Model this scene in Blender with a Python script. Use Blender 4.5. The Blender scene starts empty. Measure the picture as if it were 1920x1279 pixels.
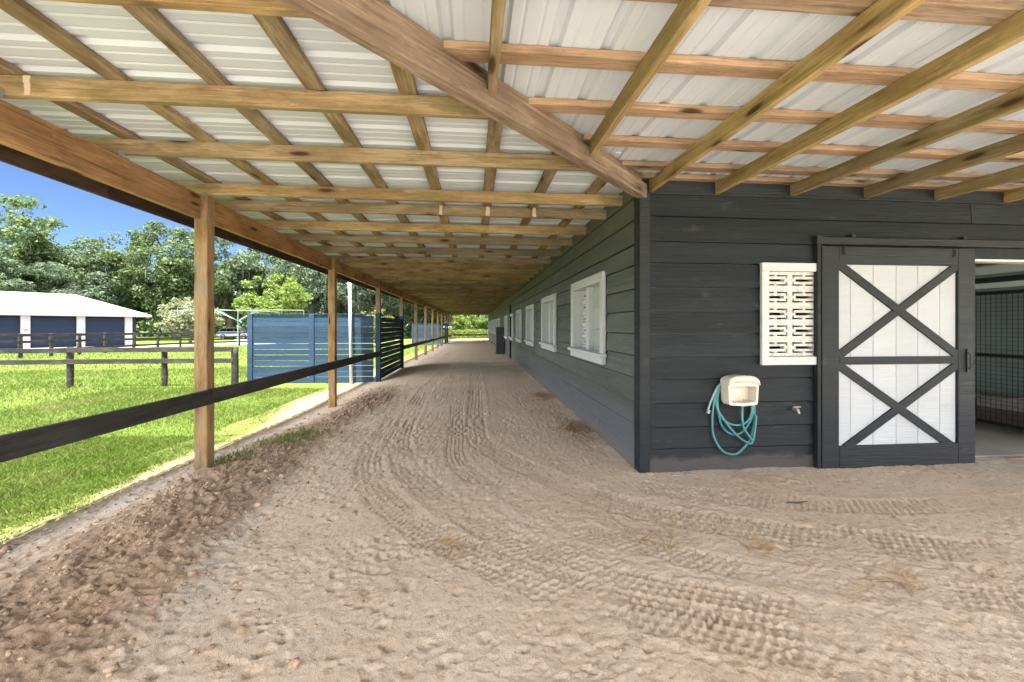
import bpy, bmesh, math, random
import numpy as np
from mathutils import Vector, Matrix
random.seed(11)
RNG = np.random.default_rng(11)
SC = bpy.context.scene
COL = SC.collection
R = math.radians

# ------------------------------------------------------------------ camera, world, sun, exposure
cam = bpy.data.cameras.new('camera')
co = bpy.data.objects.new('camera', cam); COL.objects.link(co)
co.location = (0, 0, 1.2); co.rotation_euler = (R(90), 0, R(-5.161))
cam.sensor_width = 36; cam.sensor_fit = 'HORIZONTAL'; cam.lens = 14.53
cam.shift_y = -28.5 / 1920
cam.clip_start = .05; cam.clip_end = 900
SC.camera = co
CLOUD_FILL = 22.
SUN_AZ, SUN_EL = 185, 74                      # degrees from +Y (clockwise), above the horizon
w = bpy.data.worlds.new('World'); SC.world = w; w.use_nodes = True
sky = w.node_tree.nodes.new('ShaderNodeTexSky'); sky.sky_type = 'NISHITA'
sky.sun_disc = False; sky.sun_elevation = R(SUN_EL); sky.sun_rotation = R(SUN_AZ)
sky.air_density = .35; sky.dust_density = .0; sky.ozone_density = 4.6
bg = w.node_tree.nodes['Background']; bg.inputs['Strength'].default_value = .05
# unseen clouds added west, south and overhead as fill light; clear blue to the north-west
_t = w.node_tree; _n = _t.nodes.new; _l = _t.links.new
_tc = _n('ShaderNodeTexCoord'); _no = _n('ShaderNodeTexNoise'); _no.inputs['Scale'].default_value = 2.6; _no.inputs['Detail'].default_value = 6
_l(_tc.outputs['Generated'], _no.inputs['Vector'])
_r = _n('ShaderNodeValToRGB'); _l(_no.outputs['Fac'], _r.inputs[0]); _r.color_ramp.elements[0].position = .40; _r.color_ramp.elements[1].position = .56
_dt = _n('ShaderNodeVectorMath'); _dt.operation = 'DOT_PRODUCT'; _l(_tc.outputs['Generated'], _dt.inputs[0]); _dt.inputs[1].default_value = (math.sin(R(-24)) * .95, math.cos(R(-24)) * .95, .31)
_r2 = _n('ShaderNodeValToRGB'); _l(_dt.outputs['Value'], _r2.inputs[0])
_r2.color_ramp.elements[0].position = .62; _r2.color_ramp.elements[0].color = (1, 1, 1, 1); _r2.color_ramp.elements[1].position = .82; _r2.color_ramp.elements[1].color = (0, 0, 0, 1)
_mu = _n('ShaderNodeMath'); _mu.operation = 'MULTIPLY'; _l(_r.outputs[0], _mu.inputs[0]); _l(_r2.outputs[0], _mu.inputs[1])
_mx = _n('ShaderNodeMix'); _mx.data_type = 'RGBA'; _l(_mu.outputs[0], _mx.inputs[0]); _l(sky.outputs[0], _mx.inputs[6]); _mx.inputs[7].default_value = (CLOUD_FILL, CLOUD_FILL * .99, CLOUD_FILL * .97, 1)
_l(_mx.outputs[2], bg.inputs['Color'])
sl = bpy.data.lights.new('sun', 'SUN'); sl.energy = 5.0; sl.angle = R(.5); sl.color = (1, .945, .86)
so = bpy.data.objects.new('sun', sl); COL.objects.link(so)
S = Vector((math.sin(R(SUN_AZ)) * math.cos(R(SUN_EL)), math.cos(R(SUN_AZ)) * math.cos(R(SUN_EL)), math.sin(R(SUN_EL))))
so.rotation_euler = S.to_track_quat('Z', 'Y').to_euler(); so.location = (0, -20, 40)
SC.view_settings.view_transform = 'Standard'; SC.view_settings.look = 'None'
SC.view_settings.gamma = 1; SC.view_settings.exposure = 2.78
SC.render.engine = 'CYCLES'
SC.cycles.use_denoising = True
SC.cycles.max_bounces = 10; SC.cycles.diffuse_bounces = 6; SC.cycles.transparent_max_bounces = 8

# ------------------------------------------------------------------ material helpers
class NT:
    def __init__(s, name):
        s.m = bpy.data.materials.new(name); s.m.use_nodes = True
        s.t = s.m.node_tree; s.b = s.t.nodes['Principled BSDF']; s.out = s.t.nodes['Material Output']
        s._c = None
    def n(s, typ, **kw):
        x = s.t.nodes.new('ShaderNode' + typ)
        for k, v in kw.items():
            if k.startswith('i_'):
                key = k[2:]
                key = int(key) if key.isdigit() else key.replace('_', ' ')
                if isinstance(v, bpy.types.NodeSocket): s.t.links.new(v, x.inputs[key])
                else: x.inputs[key].default_value = v
            else: setattr(x, k, v)
        return x
    def l(s, a, b): s.t.links.new(a, b)
    def coord(s, which='Object', scale=(1, 1, 1), rnd=False):
        tc = s.n('TexCoord'); v = tc.outputs[which]
        mp = s.n('Mapping'); mp.inputs['Scale'].default_value = scale; s.l(v, mp.inputs['Vector'])
        if rnd:
            oi = s.n('ObjectInfo'); m = s.n('Math', operation='MULTIPLY'); s.l(oi.outputs['Random'], m.inputs[0]); m.inputs[1].default_value = 37.
            s.l(m.outputs[0], mp.inputs['Location'])
        return mp.outputs[0]
    def noise(s, vec, scale, detail=4, rough=.55, dist=0):
        x = s.n('TexNoise'); s.l(vec, x.inputs['Vector'])
        x.inputs['Scale'].default_value = scale; x.inputs['Detail'].default_value = detail
        x.inputs['Roughness'].default_value = rough; x.inputs['Distortion'].default_value = dist
        return x.outputs['Fac']
    def ramp(s, fac, stops):
        x = s.n('ValToRGB'); s.l(fac, x.inputs[0]); e = x.color_ramp.elements
        while len(e) < len(stops): e.new(.5)
        for q, (p, c) in zip(e, stops):
            q.position = p; q.color = (c, c, c, 1) if isinstance(c, (int, float)) else (*c, 1)
        return x.outputs[0]
    def mix(s, fac, a, b, mode='MIX'):
        x = s.n('Mix', data_type='RGBA', blend_type=mode)
        for v, k in ((fac, 0), (a, 6), (b, 7)):
            if isinstance(v, bpy.types.NodeSocket): s.l(v, x.inputs[k])
            elif k == 0: x.inputs[0].default_value = v
            else: x.inputs[k].default_value = (*v, 1)
        return x.outputs[2]
    def math(s, op, a, b=None):
        x = s.n('Math', operation=op)
        for v, k in ((a, 0), (b, 1)):
            if v is None: continue
            if isinstance(v, bpy.types.NodeSocket): s.l(v, x.inputs[k])
            else: x.inputs[k].default_value = v
        return x.outputs[0]
    def bump(s, h, strength=.3, dist=.01):
        x = s.n('Bump'); s.l(h, x.inputs['Height']); x.inputs['Strength'].default_value = strength
        x.inputs['Distance'].default_value = dist; s.l(x.outputs[0], s.b.inputs['Normal'])
    def base(s, c):
        if isinstance(c, bpy.types.NodeSocket): s.l(c, s.b.inputs['Base Color'])
        else: s.b.inputs['Base Color'].default_value = (*c, 1)
    def set(s, rough=None, metal=None, spec=None):
        if rough is not None:
            if isinstance(rough, bpy.types.NodeSocket): s.l(rough, s.b.inputs['Roughness'])
            else: s.b.inputs['Roughness'].default_value = rough
        if metal is not None: s.b.inputs['Metallic'].default_value = metal
        if spec is not None: s.b.inputs['Specular IOR Level'].default_value = spec
        return s
M = {}

def wood(name, c1, c2, knot=(.06, .03, .012), rough=.75, knots=True, mould=None, streak=1.0):
    k = NT(name)
    v = k.coord('Object', (1, 1, 1), rnd=True)
    def mp(sc):
        m = k.n('Mapping'); k.l(v, m.inputs[0]); m.inputs['Scale'].default_value = sc; return m.outputs[0]
    big = k.noise(mp((.7, 3.5, 3.5)), 1.6, 3, .5, .6)
    st = k.noise(mp((1.3, 38, 38)), 1.3, 5, .62, .35)
    fine = k.noise(mp((4, 120, 120)), 1., 4, .7)
    f = k.math('ADD', k.math('MULTIPLY', big, .55), k.math('MULTIPLY', st, .45 * streak))
    col = k.mix(k.ramp(f, [(.41, 0.), (.58, 1.)]), c2, c1)
    dk = tuple(x * .5 for x in c2)
    col = k.mix(k.ramp(st, [(.55, 0.), (.67, .8)]), col, dk)
    oi = k.n('ObjectInfo')
    bl = k.noise(mp((2.2, 9, 9)), 1.7, 7, .75)
    col = k.mix(k.ramp(bl, [(.52, 0.), (.62, .5)]), col, tuple(x * .55 for x in c2))
    col = k.mix(k.ramp(bl, [(.36, .45), (.44, 0.)]), col, tuple(min(1, x * 1.22) for x in c1))
    hs = k.n('HueSaturation'); k.l(col, hs.inputs['Color'])
    k.l(k.math('ADD', k.math('MULTIPLY', oi.outputs['Random'], .5), .80), hs.inputs['Value'])
    k.l(k.math('ADD', k.math('MULTIPLY', oi.outputs['Random'], .3), .85), hs.inputs['Saturation'])
    col = hs.outputs[0]
    if mould:
        mo = k.noise(mp((1.1, 4, 4)), 2.7, 6, .65)
        col = k.mix(k.ramp(mo, [(.50, 0.), (.64, .85)]), col, mould)
    if knots:
        vo = k.n('TexVoronoi'); k.l(mp((2.3, 9.5, 9.5)), vo.inputs['Vector']); vo.inputs['Scale'].default_value = 1.
        vo.inputs['Randomness'].default_value = 1.
        kf = k.ramp(vo.outputs['Distance'], [(.10, 1.), (.19, 0.)])
        halo = k.ramp(vo.outputs['Distance'], [(.12, .55), (.42, 0.)])
        col = k.mix(halo, col, tuple(x * .62 for x in c2))
        col = k.mix(kf, col, knot)
    col = k.mix(1., col, k.ramp(fine, [(.30, .62), (.62, 1.)]), 'MULTIPLY')
    k.base(col); k.set(rough=rough, spec=.25)
    k.bump(k.math('ADD', k.math('MULTIPLY', st, .6), k.math('MULTIPLY', fine, .5)), .45, .006)
    M[name] = k.m; return k.m

wood('rafter_pine', (0.375, 0.281, 0.161), (0.218, 0.149, 0.082), mould=(.20, .16, .07))
wood('rafter_gold', (.375, .280, .145), (.245, .170, .078), mould=(.22, .165, .065))
wood('beam_pine', (0.482, 0.257, 0.095), (0.298, 0.147, 0.049), knots=True)
wood('hip_pine', (0.271, 0.205, 0.154), (0.152, 0.106, 0.077))
wood('purlin_pine', (0.353, 0.268, 0.160), (0.218, 0.154, 0.085), mould=(.16, .12, .05))
wood('purlin_pink', (.335, .245, .172), (.225, .155, .103))
wood('post_pine', (0.372, 0.239, 0.115), (0.234, 0.133, 0.055), mould=(.26, .22, .16))
wood('fence_old', (0.032, 0.029, 0.026), (0.016, 0.013, 0.012), knots=False, mould=(.05, .052, .045))
wood('rail_dark', (.055, .052, .048), (.032, .031, .030), knots=False)
wood('fascia_brown', (.10, .065, .045), (.05, .03, .022))

def paint(name, c, c2, rough=.55, scuff=None, blue=None, spec=.4, dots=False, var=.34):
    k = NT(name)
    v = k.coord('Object', (1, 1, 1))
    g = k.n('NewGeometry'); ri = g.outputs['Random Per Island']
    off = k.n('VectorMath', operation='ADD'); k.l(v, off.inputs[0])
    cm = k.n('CombineXYZ'); k.l(k.math('MULTIPLY', ri, 40.), cm.inputs[0]); k.l(k.math('MULTIPLY', ri, 17.), cm.inputs[1]); k.l(cm.outputs[0], off.inputs[1])
    def mp(sc):
        m = k.n('Mapping'); k.l(off.outputs[0], m.inputs[0]); m.inputs['Scale'].default_value = sc; return m.outputs[0]
    a = k.noise(mp((1, 1, 6)), 1.4, 4, .6)
    st = k.noise(mp((1.6, 1.6, 45)), 1.5, 5, .65, .4)
    col = k.mix(k.ramp(a, [(.32, 0.), (.68, 1.)]), c, c2)
    hs = k.n('HueSaturation'); k.l(col, hs.inputs['Color']); k.l(k.math('ADD', k.math('MULTIPLY', ri, var), 1 - var / 2), hs.inputs['Value']); col = hs.outputs[0]
    if blue:
        sp = k.n('SeparateXYZ'); k.l(v, sp.inputs[0])
        zz = k.math('ADD', sp.outputs[2], k.math('MULTIPLY', k.noise(mp((.8, .8, 2)), 1.2, 3), .25))
        col = k.mix(k.ramp(zz, [(.50, 1.), (.66, 0.)]), col, blue)
    if scuff:
        s1 = k.noise(mp((1.2, 1.2, 3)), 3.2, 8, .72)
        col = k.mix(k.ramp(s1, [(.60, 0.), (.70, .55)]), col, scuff)
        s2 = k.noise(mp((2, 2, 2)), 9., 6, .7)
        col = k.mix(k.ramp(s2, [(.70, 0.), (.76, .5)]), col, tuple(x * 1.5 for x in scuff))
    if dots:
        vo = k.n('TexVoronoi'); k.l(mp((1.9, 0, 2.6)), vo.inputs['Vector']); vo.inputs['Scale'].default_value = 1.
        col = k.mix(k.ramp(vo.outputs['Distance'], [(.020, 1.), (.036, 0.)]), col, (.008, .008, .008))
    if dots:
        sp2 = k.n('SeparateXYZ'); k.l(v, sp2.inputs[0])
        zd = k.math('SUBTRACT', sp2.outputs[2], k.math('MULTIPLY', k.noise(mp((2.2, 2.2, 5)), 2.2, 6, .7), .17))
        col = k.mix(k.ramp(zd, [(-.05, .22), (.05, 0.)]), col, (.22, .19, .165))
    k.base(col); k.set(rough=k.ramp(st, [(.2, rough - .12), (.8, rough + .15)]), spec=spec)
    k.bump(k.math('ADD', st, k.math('MULTIPLY', k.noise(mp((6, 6, 130)), 1, 4), .8)), .6, .008)
    M[name] = k.m; return k.m

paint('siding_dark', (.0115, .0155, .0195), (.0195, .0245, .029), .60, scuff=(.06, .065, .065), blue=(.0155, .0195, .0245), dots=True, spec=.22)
paint('siding_side_lit', (.074, .085, .086), (.114, .124, .117), .48, scuff=(.20, .21, .20), blue=(.10, .112, .13), dots=True)  # front wall's paint in a lighter copy, stronger daylight put into its colour
paint('trim_dark', (.0155, .0195, .0225), (.021, .026, .0295), .55, scuff=(.06, .065, .065), blue=(.013, .0175, .024), spec=.25)
paint('white_paint', (.56, .58, .60), (.52, .54, .56), .5, spec=.3, var=.06, scuff=(.45, .43, .40))
paint('white_plank', (.45, .48, .52), (.42, .45, .49), .5, scuff=(.36, .33, .30), var=.08)
paint('block_white', (.61, .61, .59), (.56, .56, .54), .8, spec=.2)
paint('panel_grey', (.40, .42, .41), (.34, .36, .35), .6)
paint('blue_paint', (.022, .046, .082), (.016, .035, .063), .6, scuff=(.05, .075, .11), spec=.15)
paint('navy_paint', (.012, .021, .046), (.009, .016, .037), .6, spec=.15)

def plain(name, c, rough=.5, metal=0, spec=.5, var=.12, scale=6, bump=0):
    k = NT(name); v = k.coord('Object')
    a = k.noise(v, scale, 5, .6)
    lo = tuple(x * (1 - var) for x in c); hi = tuple(min(1, x * (1 + var)) for x in c)
    k.base(k.mix(k.ramp(a, [(.3, 0.), (.7, 1.)]), lo, hi)); k.set(rough, metal, spec)
    if bump: k.bump(k.noise(v, scale * 8, 4, .7), bump, .01)
    M[name] = k.m; return k.m
plain('black_metal', (.015, .015, .016), .45, 0, .4)
plain('steel', (.20, .205, .21), .5, .3)
plain('plastic_cream', (.66, .61, .52), .45, 0, .45, .08, 9)
plain('hose_teal', (.045, .23, .25), .38, 0, .5, .25, 5)
plain('hose_pale', (.30, .38, .33), .45)
plain('pvc_white', (.62, .62, .62), .35, 0, .5, .04)
plain('teal_metal', (.17, .25, .23), .4, 0, .5, .1)
plain('concrete', (.38, .36, .33), .85, 0, .3, .15, 5, .5)
plain('concrete_in', (.24, .24, .22), .6, 0, .4, .2, 3, .2)
plain('dark_wood_in', (.08, .045, .028), .8)
plain('wall_in', (.55, .62, .62), .8, 0, .2, .1, 2)
plain('stall_dirt', (.14, .11, .09), .9)
plain('garage_roof', (.215, .205, .187), .6, 0, .3, .04, .3)
plain('garage_pillar', (.38, .36, .39), .8, 0, .2, .05)
plain('car_silver', (.50, .52, .57), .25, .6, .6, .02)
plain('car_glass', (.012, .014, .017), .08, 0, .7)
plain('tyre_black', (.02, .02, .02), .8)
plain('rim_silver', (.45, .46, .48), .3, .8)
plain('lamp_red', (.35, .02, .02), .2)
plain('drive_pale', (.24, .23, .215), .9, 0, .2, .1, .6, .3)
plain('twig_brown', (.06, .045, .035), .85)
plain('cabinet_dark', (.035, .038, .048), .45)
plain('bark', (.10, .082, .065), .95, 0, .2, .35, 3, .8)
plain('brass', (.40, .36, .28), .5, .3)
plain('bounce_yard', (.54, .48, .40), .9, 0, .2, .12, .5, .5)

# galvanised sheet, painted off-white on its underside
k = NT('roof_sheet'); v = k.coord('Object')
a = k.noise(v, .9, 4, .6); b = k.noise(v, 14, 5, .7)
c = k.mix(k.ramp(a, [(.3, 0.), (.7, 1.)]), (.43, .475, .53), (.50, .545, .60))
c = k.mix(k.ramp(b, [(.62, 0.), (.78, .4)]), c, (.46, .45, .42))
k.base(c); k.set(.55, .0, .3); k.bump(k.noise(v, 3, 3), .12, .01); M['roof_sheet'] = k.m

# dirt
k = NT('dirt'); v = k.coord('Object')
at = k.n('Attribute', attribute_name='soil'); soil = at.outputs['Fac']
lw = k.n('Attribute', attribute_name='lawn').outputs['Fac']
dp = k.n('Attribute', attribute_name='grey_tint').outputs['Fac']
n1 = k.noise(v, 1.1, 6, .6); n2 = k.noise(v, 7, 6, .65); n3 = k.noise(v, 60, 5, .7); n4 = k.noise(v, 320, 2, .6)
c = k.mix(k.ramp(n1, [(.32, 0.), (.68, 1.)]), (.56, .445, .345), (.63, .525, .43))
c = k.mix(k.ramp(n2, [(.52, 0.), (.72, .55)]), c, (.56, .40, .28))
c = k.mix(k.ramp(n3, [(.60, 0.), (.78, .5)]), c, (.40, .29, .20))
c = k.mix(k.ramp(n3, [(.22, .35), (.40, 0.)]), c, (.78, .69, .58))
c = k.mix(dp, c, (.46, .43, .40))  # mixed towards grey by the mask
ed_ = k.n('Attribute', attribute_name='edge').outputs['Fac']
c = k.mix(ed_, c, k.mix(k.ramp(n2, [(.40, 0.), (.62, 1.)]), (.155, .115, .078), (.085, .075, .038)))
sf = k.ramp(k.math('ADD', soil, k.math('MULTIPLY', k.math('SUBTRACT', n2, .5), .9)), [(.25, 0.), (.75, 1.)])
sc_ = k.mix(k.ramp(n3, [(.35, 0.), (.65, 1.)]), (.26, .175, .12), (.48, .35, .25))
sc_ = k.mix(k.ramp(n1, [(.45, 0.), (.65, .6)]), sc_, (.24, .20, .17))
c = k.mix(sf, c, sc_)
c = k.mix(k.ramp(n4, [(.56, 0.), (.66, .6)]), c, (.16, .12, .09))
n5 = k.noise(v, 26, 4, .7)
c = k.mix(k.ramp(n5, [(.55, 0.), (.64, .6)]), c, (.31, .215, .145))
c = k.mix(lw, c, (.10, .12, .03))
k.base(c); k.set(.95, 0, .15)
k.bump(k.math('ADD', k.math('MULTIPLY', n3, .6), k.math('MULTIPLY', n4, .35)), .9, .02); M['dirt'] = k.m

# lawn sheet (under the blades)
k = NT('lawn'); v = k.coord('Object')
n1 = k.noise(v, .22, 5, .6); n2 = k.noise(v, 2.2, 6, .7); n3 = k.noise(v, 22, 4, .7)
c = k.mix(k.ramp(n1, [(.35, 0.), (.65, 1.)]), (.066, .104, .015), (.088, .118, .024))
c = k.mix(k.ramp(n2, [(.42, 0.), (.72, .8)]), c, (.056, .086, .010))
c = k.mix(k.ramp(n3, [(.5, 0.), (.8, .6)]), c, (.092, .105, .030))
k.base(c); k.set(.95, 0, .1); k.bump(k.math('ADD', n3, n2), .9, .04); M['lawn'] = k.m

def leafmat(name, c1, c2, c3, trans=.42, ns=.6):
    k = NT(name); v = k.coord('Object')
    g = k.n('NewGeometry'); ri = g.outputs['Random Per Island']
    a = k.noise(v, ns, 3, .6); oi = k.n('ObjectInfo')
    c = k.mix(ri, c1, c2); c = k.mix(k.ramp(a, [(.42, 0.), (.68, .9)]), c, c3)
    hs = k.n('HueSaturation'); k.l(c, hs.inputs['Color'])
    k.l(k.math('ADD', k.math('MULTIPLY', oi.outputs['Random'], .35), .83), hs.inputs['Value'])
    c = hs.outputs[0]
    k.base(c); k.set(.6, 0, .3)
    t = k.n('BsdfTranslucent'); k.l(c, t.inputs[0]); mx = k.n('MixShader'); mx.inputs[0].default_value = trans
    k.l(k.b.outputs[0], mx.inputs[1]); k.l(t.outputs[0], mx.inputs[2]); k.l(mx.outputs[0], k.out.inputs[0])
    M[name] = k.m
leafmat('leaf_oak', (.042, .078, .028), (.074, .114, .038), (.094, .132, .042))
leafmat('leaf_grey', (.054, .088, .050), (.092, .128, .078), (.075, .108, .055))
leafmat('leaf_lime', (.064, .112, .016), (.112, .160, .026), (.130, .170, .032))
leafmat('leaf_cream', (.17, .20, .10), (.30, .30, .20), (.08, .13, .034), ns=1.6)
leafmat('leaf_yellow', (.09, .115, .022), (.14, .155, .04), (.07, .10, .018))
leafmat('leaf_moss', (.07, .08, .062), (.12, .13, .105), (.09, .10, .078), .2)
leafmat('grass_blade', (.058, .106, .012), (.100, .152, .022), (.140, .158, .045), .35, .8)
leafmat('weed', (.08, .13, .02), (.13, .18, .03), (.16, .15, .06))
leafmat('straw_dry', (.36, .24, .11), (.48, .34, .17), (.26, .15, .07), .1, 6)

# ------------------------------------------------------------------ object helpers
WM = {}
def wm(o): return WM.get(o.name, Matrix.Identity(4)) if o else Matrix.Identity(4)
def link(o, parent=None, mat=Matrix.Identity(4)):
    """parent o and give it the WORLD matrix mat"""
    COL.objects.link(o)
    if parent: o.parent = parent
    o.matrix_basis = wm(parent).inverted() @ mat
    WM[o.name] = mat.copy(); return o
def tag(o, label=None, cat=None, group=None, kind=None):
    if label: o['label'] = label
    if cat: o['category'] = cat
    if group: o['group'] = group
    if kind: o['kind'] = kind
    return o
def empty(name, loc=(0, 0, 0), rz=0):
    o = bpy.data.objects.new(name, None); o.empty_display_size = .2
    return link(o, None, Matrix.Translation(loc) @ Matrix.Rotation(rz, 4, 'Z'))
def copy_tree(o, parent=None):
    c = o.copy(); COL.objects.link(c); c.parent = parent
    for ch in list(o.children): copy_tree(ch, c)
    return c
class MB:
    def __init__(s): s.v = []; s.f = []
    def add(s, vs, fs):
        n = len(s.v); s.v += [tuple(p) for p in vs]; s.f += [tuple(i + n for i in f) for f in fs]; return s
    def box(s, x0, x1, y0, y1, z0, z1, ch=0):
        if ch:
            return s.cbox(x0, x1, y0, y1, z0, z1, ch)
        v = [(x, y, z) for z in (z0, z1) for y in (y0, y1) for x in (x0, x1)]
        return s.add(v, [(0, 2, 3, 1), (4, 5, 7, 6), (0, 1, 5, 4), (2, 6, 7, 3), (0, 4, 6, 2), (1, 3, 7, 5)])
    def cbox(s, x0, x1, y0, y1, z0, z1, c):
        bm = bmesh.new(); bmesh.ops.create_cube(bm, size=1)
        for v in bm.verts: v.co = Vector(((x0 + x1) / 2 + v.co.x * (x1 - x0), (y0 + y1) / 2 + v.co.y * (y1 - y0), (z0 + z1) / 2 + v.co.z * (z1 - z0)))
        bmesh.ops.bevel(bm, geom=bm.edges[:], offset=c, segments=1, affect='EDGES')
        bm.verts.index_update()
        s.add([v.co[:] for v in bm.verts], [[v.index for v in f.verts] for f in bm.faces]); bm.free(); return s
    def tube(s, pts, rad, n=8, cap=True, up=None):
        pts = [Vector(p) for p in pts]; N = len(pts); rad = rad if isinstance(rad, (list, tuple)) else [rad] * N
        rings = []; prev = None
        for i, p in enumerate(pts):
            t = (pts[min(i + 1, N - 1)] - pts[max(i - 1, 0)]).normalized()
            if prev is None: a = t.orthogonal().normalized()
            else:
                a = prev - t * prev.dot(t)
                a = a.normalized() if a.length > 1e-6 else t.orthogonal().normalized()
            prev = a; b = t.cross(a)
            rings.append([p + (a * math.cos(q) + b * math.sin(q)) * rad[i] for q in [2 * math.pi * j / n for j in range(n)]])
        fs = []
        for i in range(N - 1):
            for j in range(n):
                fs.append((i * n + j, i * n + (j + 1) % n, (i + 1) * n + (j + 1) % n, (i + 1) * n + j))
        if cap: fs += [tuple(range(n))[::-1], tuple(range((N - 1) * n, N * n))]
        return s.add([p for r in rings for p in r], fs)
    def prism(s, prof, d0, d1, axis='y'):
        """prof: list of (a,b) ; extruded along axis from d0 to d1"""
        f = {'y': lambda a, b, d: (a, d, b), 'x': lambda a, b, d: (d, a, b), 'z': lambda a, b, d: (a, b, d)}[axis]
        n = len(prof); v = [f(a, b, d0) for a, b in prof] + [f(a, b, d1) for a, b in prof]
        return s.add(v, [tuple(range(n)), tuple(range(2 * n - 1, n - 1, -1))] + [(i, i + n, (i + 1) % n + n, (i + 1) % n) for i in range(n)])
    def mesh(s, name, m, smooth=False, fix=True):
        me = bpy.data.meshes.new(name); me.from_pydata(s.v, [], s.f)
        if fix:
            bm = bmesh.new(); bm.from_mesh(me); bmesh.ops.recalc_face_normals(bm, faces=bm.faces[:]); bm.to_mesh(me); bm.free()
        if m: me.materials.append(M[m])
        if smooth: me.polygons.foreach_set('use_smooth', [True] * len(me.polygons))
        me.update(); return me
    def build(s, name, m, parent=None, mat=None, smooth=False, local=None, fix=True):
        """mat: world matrix. local: matrix relative to the parent"""
        o = bpy.data.objects.new(name, s.mesh(name, m, smooth, fix))
        if local is not None: mat = wm(parent) @ local
        if mat is None: mat = wm(parent)
        return link(o, parent, mat)
def npmesh(name, verts, faces, m, smooth=False):
    """fast mesh from arrays (all faces with the same corner count)"""
    me = bpy.data.meshes.new(name); nv, nf, k = len(verts), len(faces), faces.shape[1]
    me.vertices.add(nv); me.vertices.foreach_set('co', verts.astype(np.float32).ravel())
    me.loops.add(nf * k); me.loops.foreach_set('vertex_index', faces.astype(np.int32).ravel())
    me.polygons.add(nf); me.polygons.foreach_set('loop_start', np.arange(0, nf * k, k, dtype=np.int32))
    me.polygons.foreach_set('loop_total', np.full(nf, k, dtype=np.int32))
    if smooth: me.polygons.foreach_set('use_smooth', np.ones(nf, dtype=bool))
    me.update(calc_edges=True)
    if m: me.materials.append(M[m])
    return me
def frame_of(a, b, upv=(0, 0, 1)):
    a, b = Vector(a), Vector(b); x = (b - a).normalized(); u = Vector(upv)
    y = u.cross(x).normalized(); z = x.cross(y)
    m = Matrix((x, y, z)).transposed().to_4x4(); m.translation = a; return m, (b - a).length
def beam(name, a, b, w_, h_, m, parent, upv=(0, 0, 1), ch=.004, wob=.003, seg=.6, end=None):
    """sawn timber from a to b (centre line), w_ wide, h_ deep, slightly uneven; local X runs along the grain"""
    mat, L = frame_of(a, b, upv); n = max(1, int(L / seg)); mb = MB()
    sec = [(-w_/2 + ch, -h_/2), (w_/2 - ch, -h_/2), (w_/2, -h_/2 + ch), (w_/2, h_/2 - ch), (w_/2 - ch, h_/2), (-w_/2 + ch, h_/2), (-w_/2, h_/2 - ch), (-w_/2, -h_/2 + ch)]
    vs = []
    for i in range(n + 1):
        oy, oz = (random.uniform(-wob, wob), random.uniform(-wob, wob)) if 0 < i < n else (0, 0)
        for (y, z) in sec:
            x = L * i / n
            if end and i in (0, n): x += end[0 if i == 0 else 1] * y
            vs.append((x, y + oy, z + oz * .6))
    fs = [tuple(range(7, -1, -1)), tuple(range(n * 8, n * 8 + 8))]
    for i in range(n):
        for j in range(8): fs.append((i * 8 + j, i * 8 + (j + 1) % 8, i * 8 + 8 + (j + 1) % 8, i * 8 + 8 + j))
    mb.add(vs, fs)
    return mb.build(name, m, parent, mat)
def grid_plate(mb, A, B, solid, t, mapf):
    """a slab of thickness t on the lines A (across) and B (up); solid(i,j) says which cells are filled"""
    nA, nB = len(A) - 1, len(B) - 1
    s_ = lambda i, j: 0 <= i < nA and 0 <= j < nB and solid(i, j)
    for i in range(nA):
        for j in range(nB):
            if not s_(i, j): continue
            a0, a1, b0, b1 = A[i], A[i + 1], B[j], B[j + 1]
            q = lambda *p: mb.add([mapf(*x) for x in p], [(0, 1, 2, 3)])
            q((a0, b0, 0), (a1, b0, 0), (a1, b1, 0), (a0, b1, 0)); q((a0, b0, t), (a0, b1, t), (a1, b1, t), (a1, b0, t))
            if not s_(i - 1, j): q((a0, b0, 0), (a0, b1, 0), (a0, b1, t), (a0, b0, t))
            if not s_(i + 1, j): q((a1, b0, 0), (a1, b0, t), (a1, b1, t), (a1, b1, 0))
            if not s_(i, j - 1): q((a0, b0, 0), (a0, b0, t), (a1, b0, t), (a1, b0, 0))
            if not s_(i, j + 1): q((a0, b1, 0), (a1, b1, 0), (a1, b1, t), (a0, b1, t))
    return mb

# ------------------------------------------------------------------ numpy noise
def _hash(ix, iy, seed):
    h = (ix.astype(np.int64) * 374761393 + iy.astype(np.int64) * 668265263 + seed * 144665) & 0x7fffffff
    h = ((h ^ (h >> 13)) * 1274126177) & 0x7fffffff
    return ((h ^ (h >> 16)) & 0xffff) / 65535.
def vnoise(x, y, seed=0):
    ix, iy = np.floor(x), np.floor(y); fx, fy = x - ix, y - iy
    fx = fx * fx * (3 - 2 * fx); fy = fy * fy * (3 - 2 * fy)
    a = _hash(ix, iy, seed); b = _hash(ix + 1, iy, seed); c = _hash(ix, iy + 1, seed); d = _hash(ix + 1, iy + 1, seed)
    return (a * (1 - fx) + b * fx) * (1 - fy) + (c * (1 - fx) + d * fx) * fy
def fbm(x, y, o=3, seed=0):
    t = 0; a = .5; s = 0
    for i in range(o):
        t = t + a * vnoise(x * 2 ** i, y * 2 ** i, seed + i * 7); s += a; a *= .5
    return t / s
def sstep(a, b, x):
    t = np.clip((x - a) / (b - a), 0, 1); return t * t * (3 - 2 * t)

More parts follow.
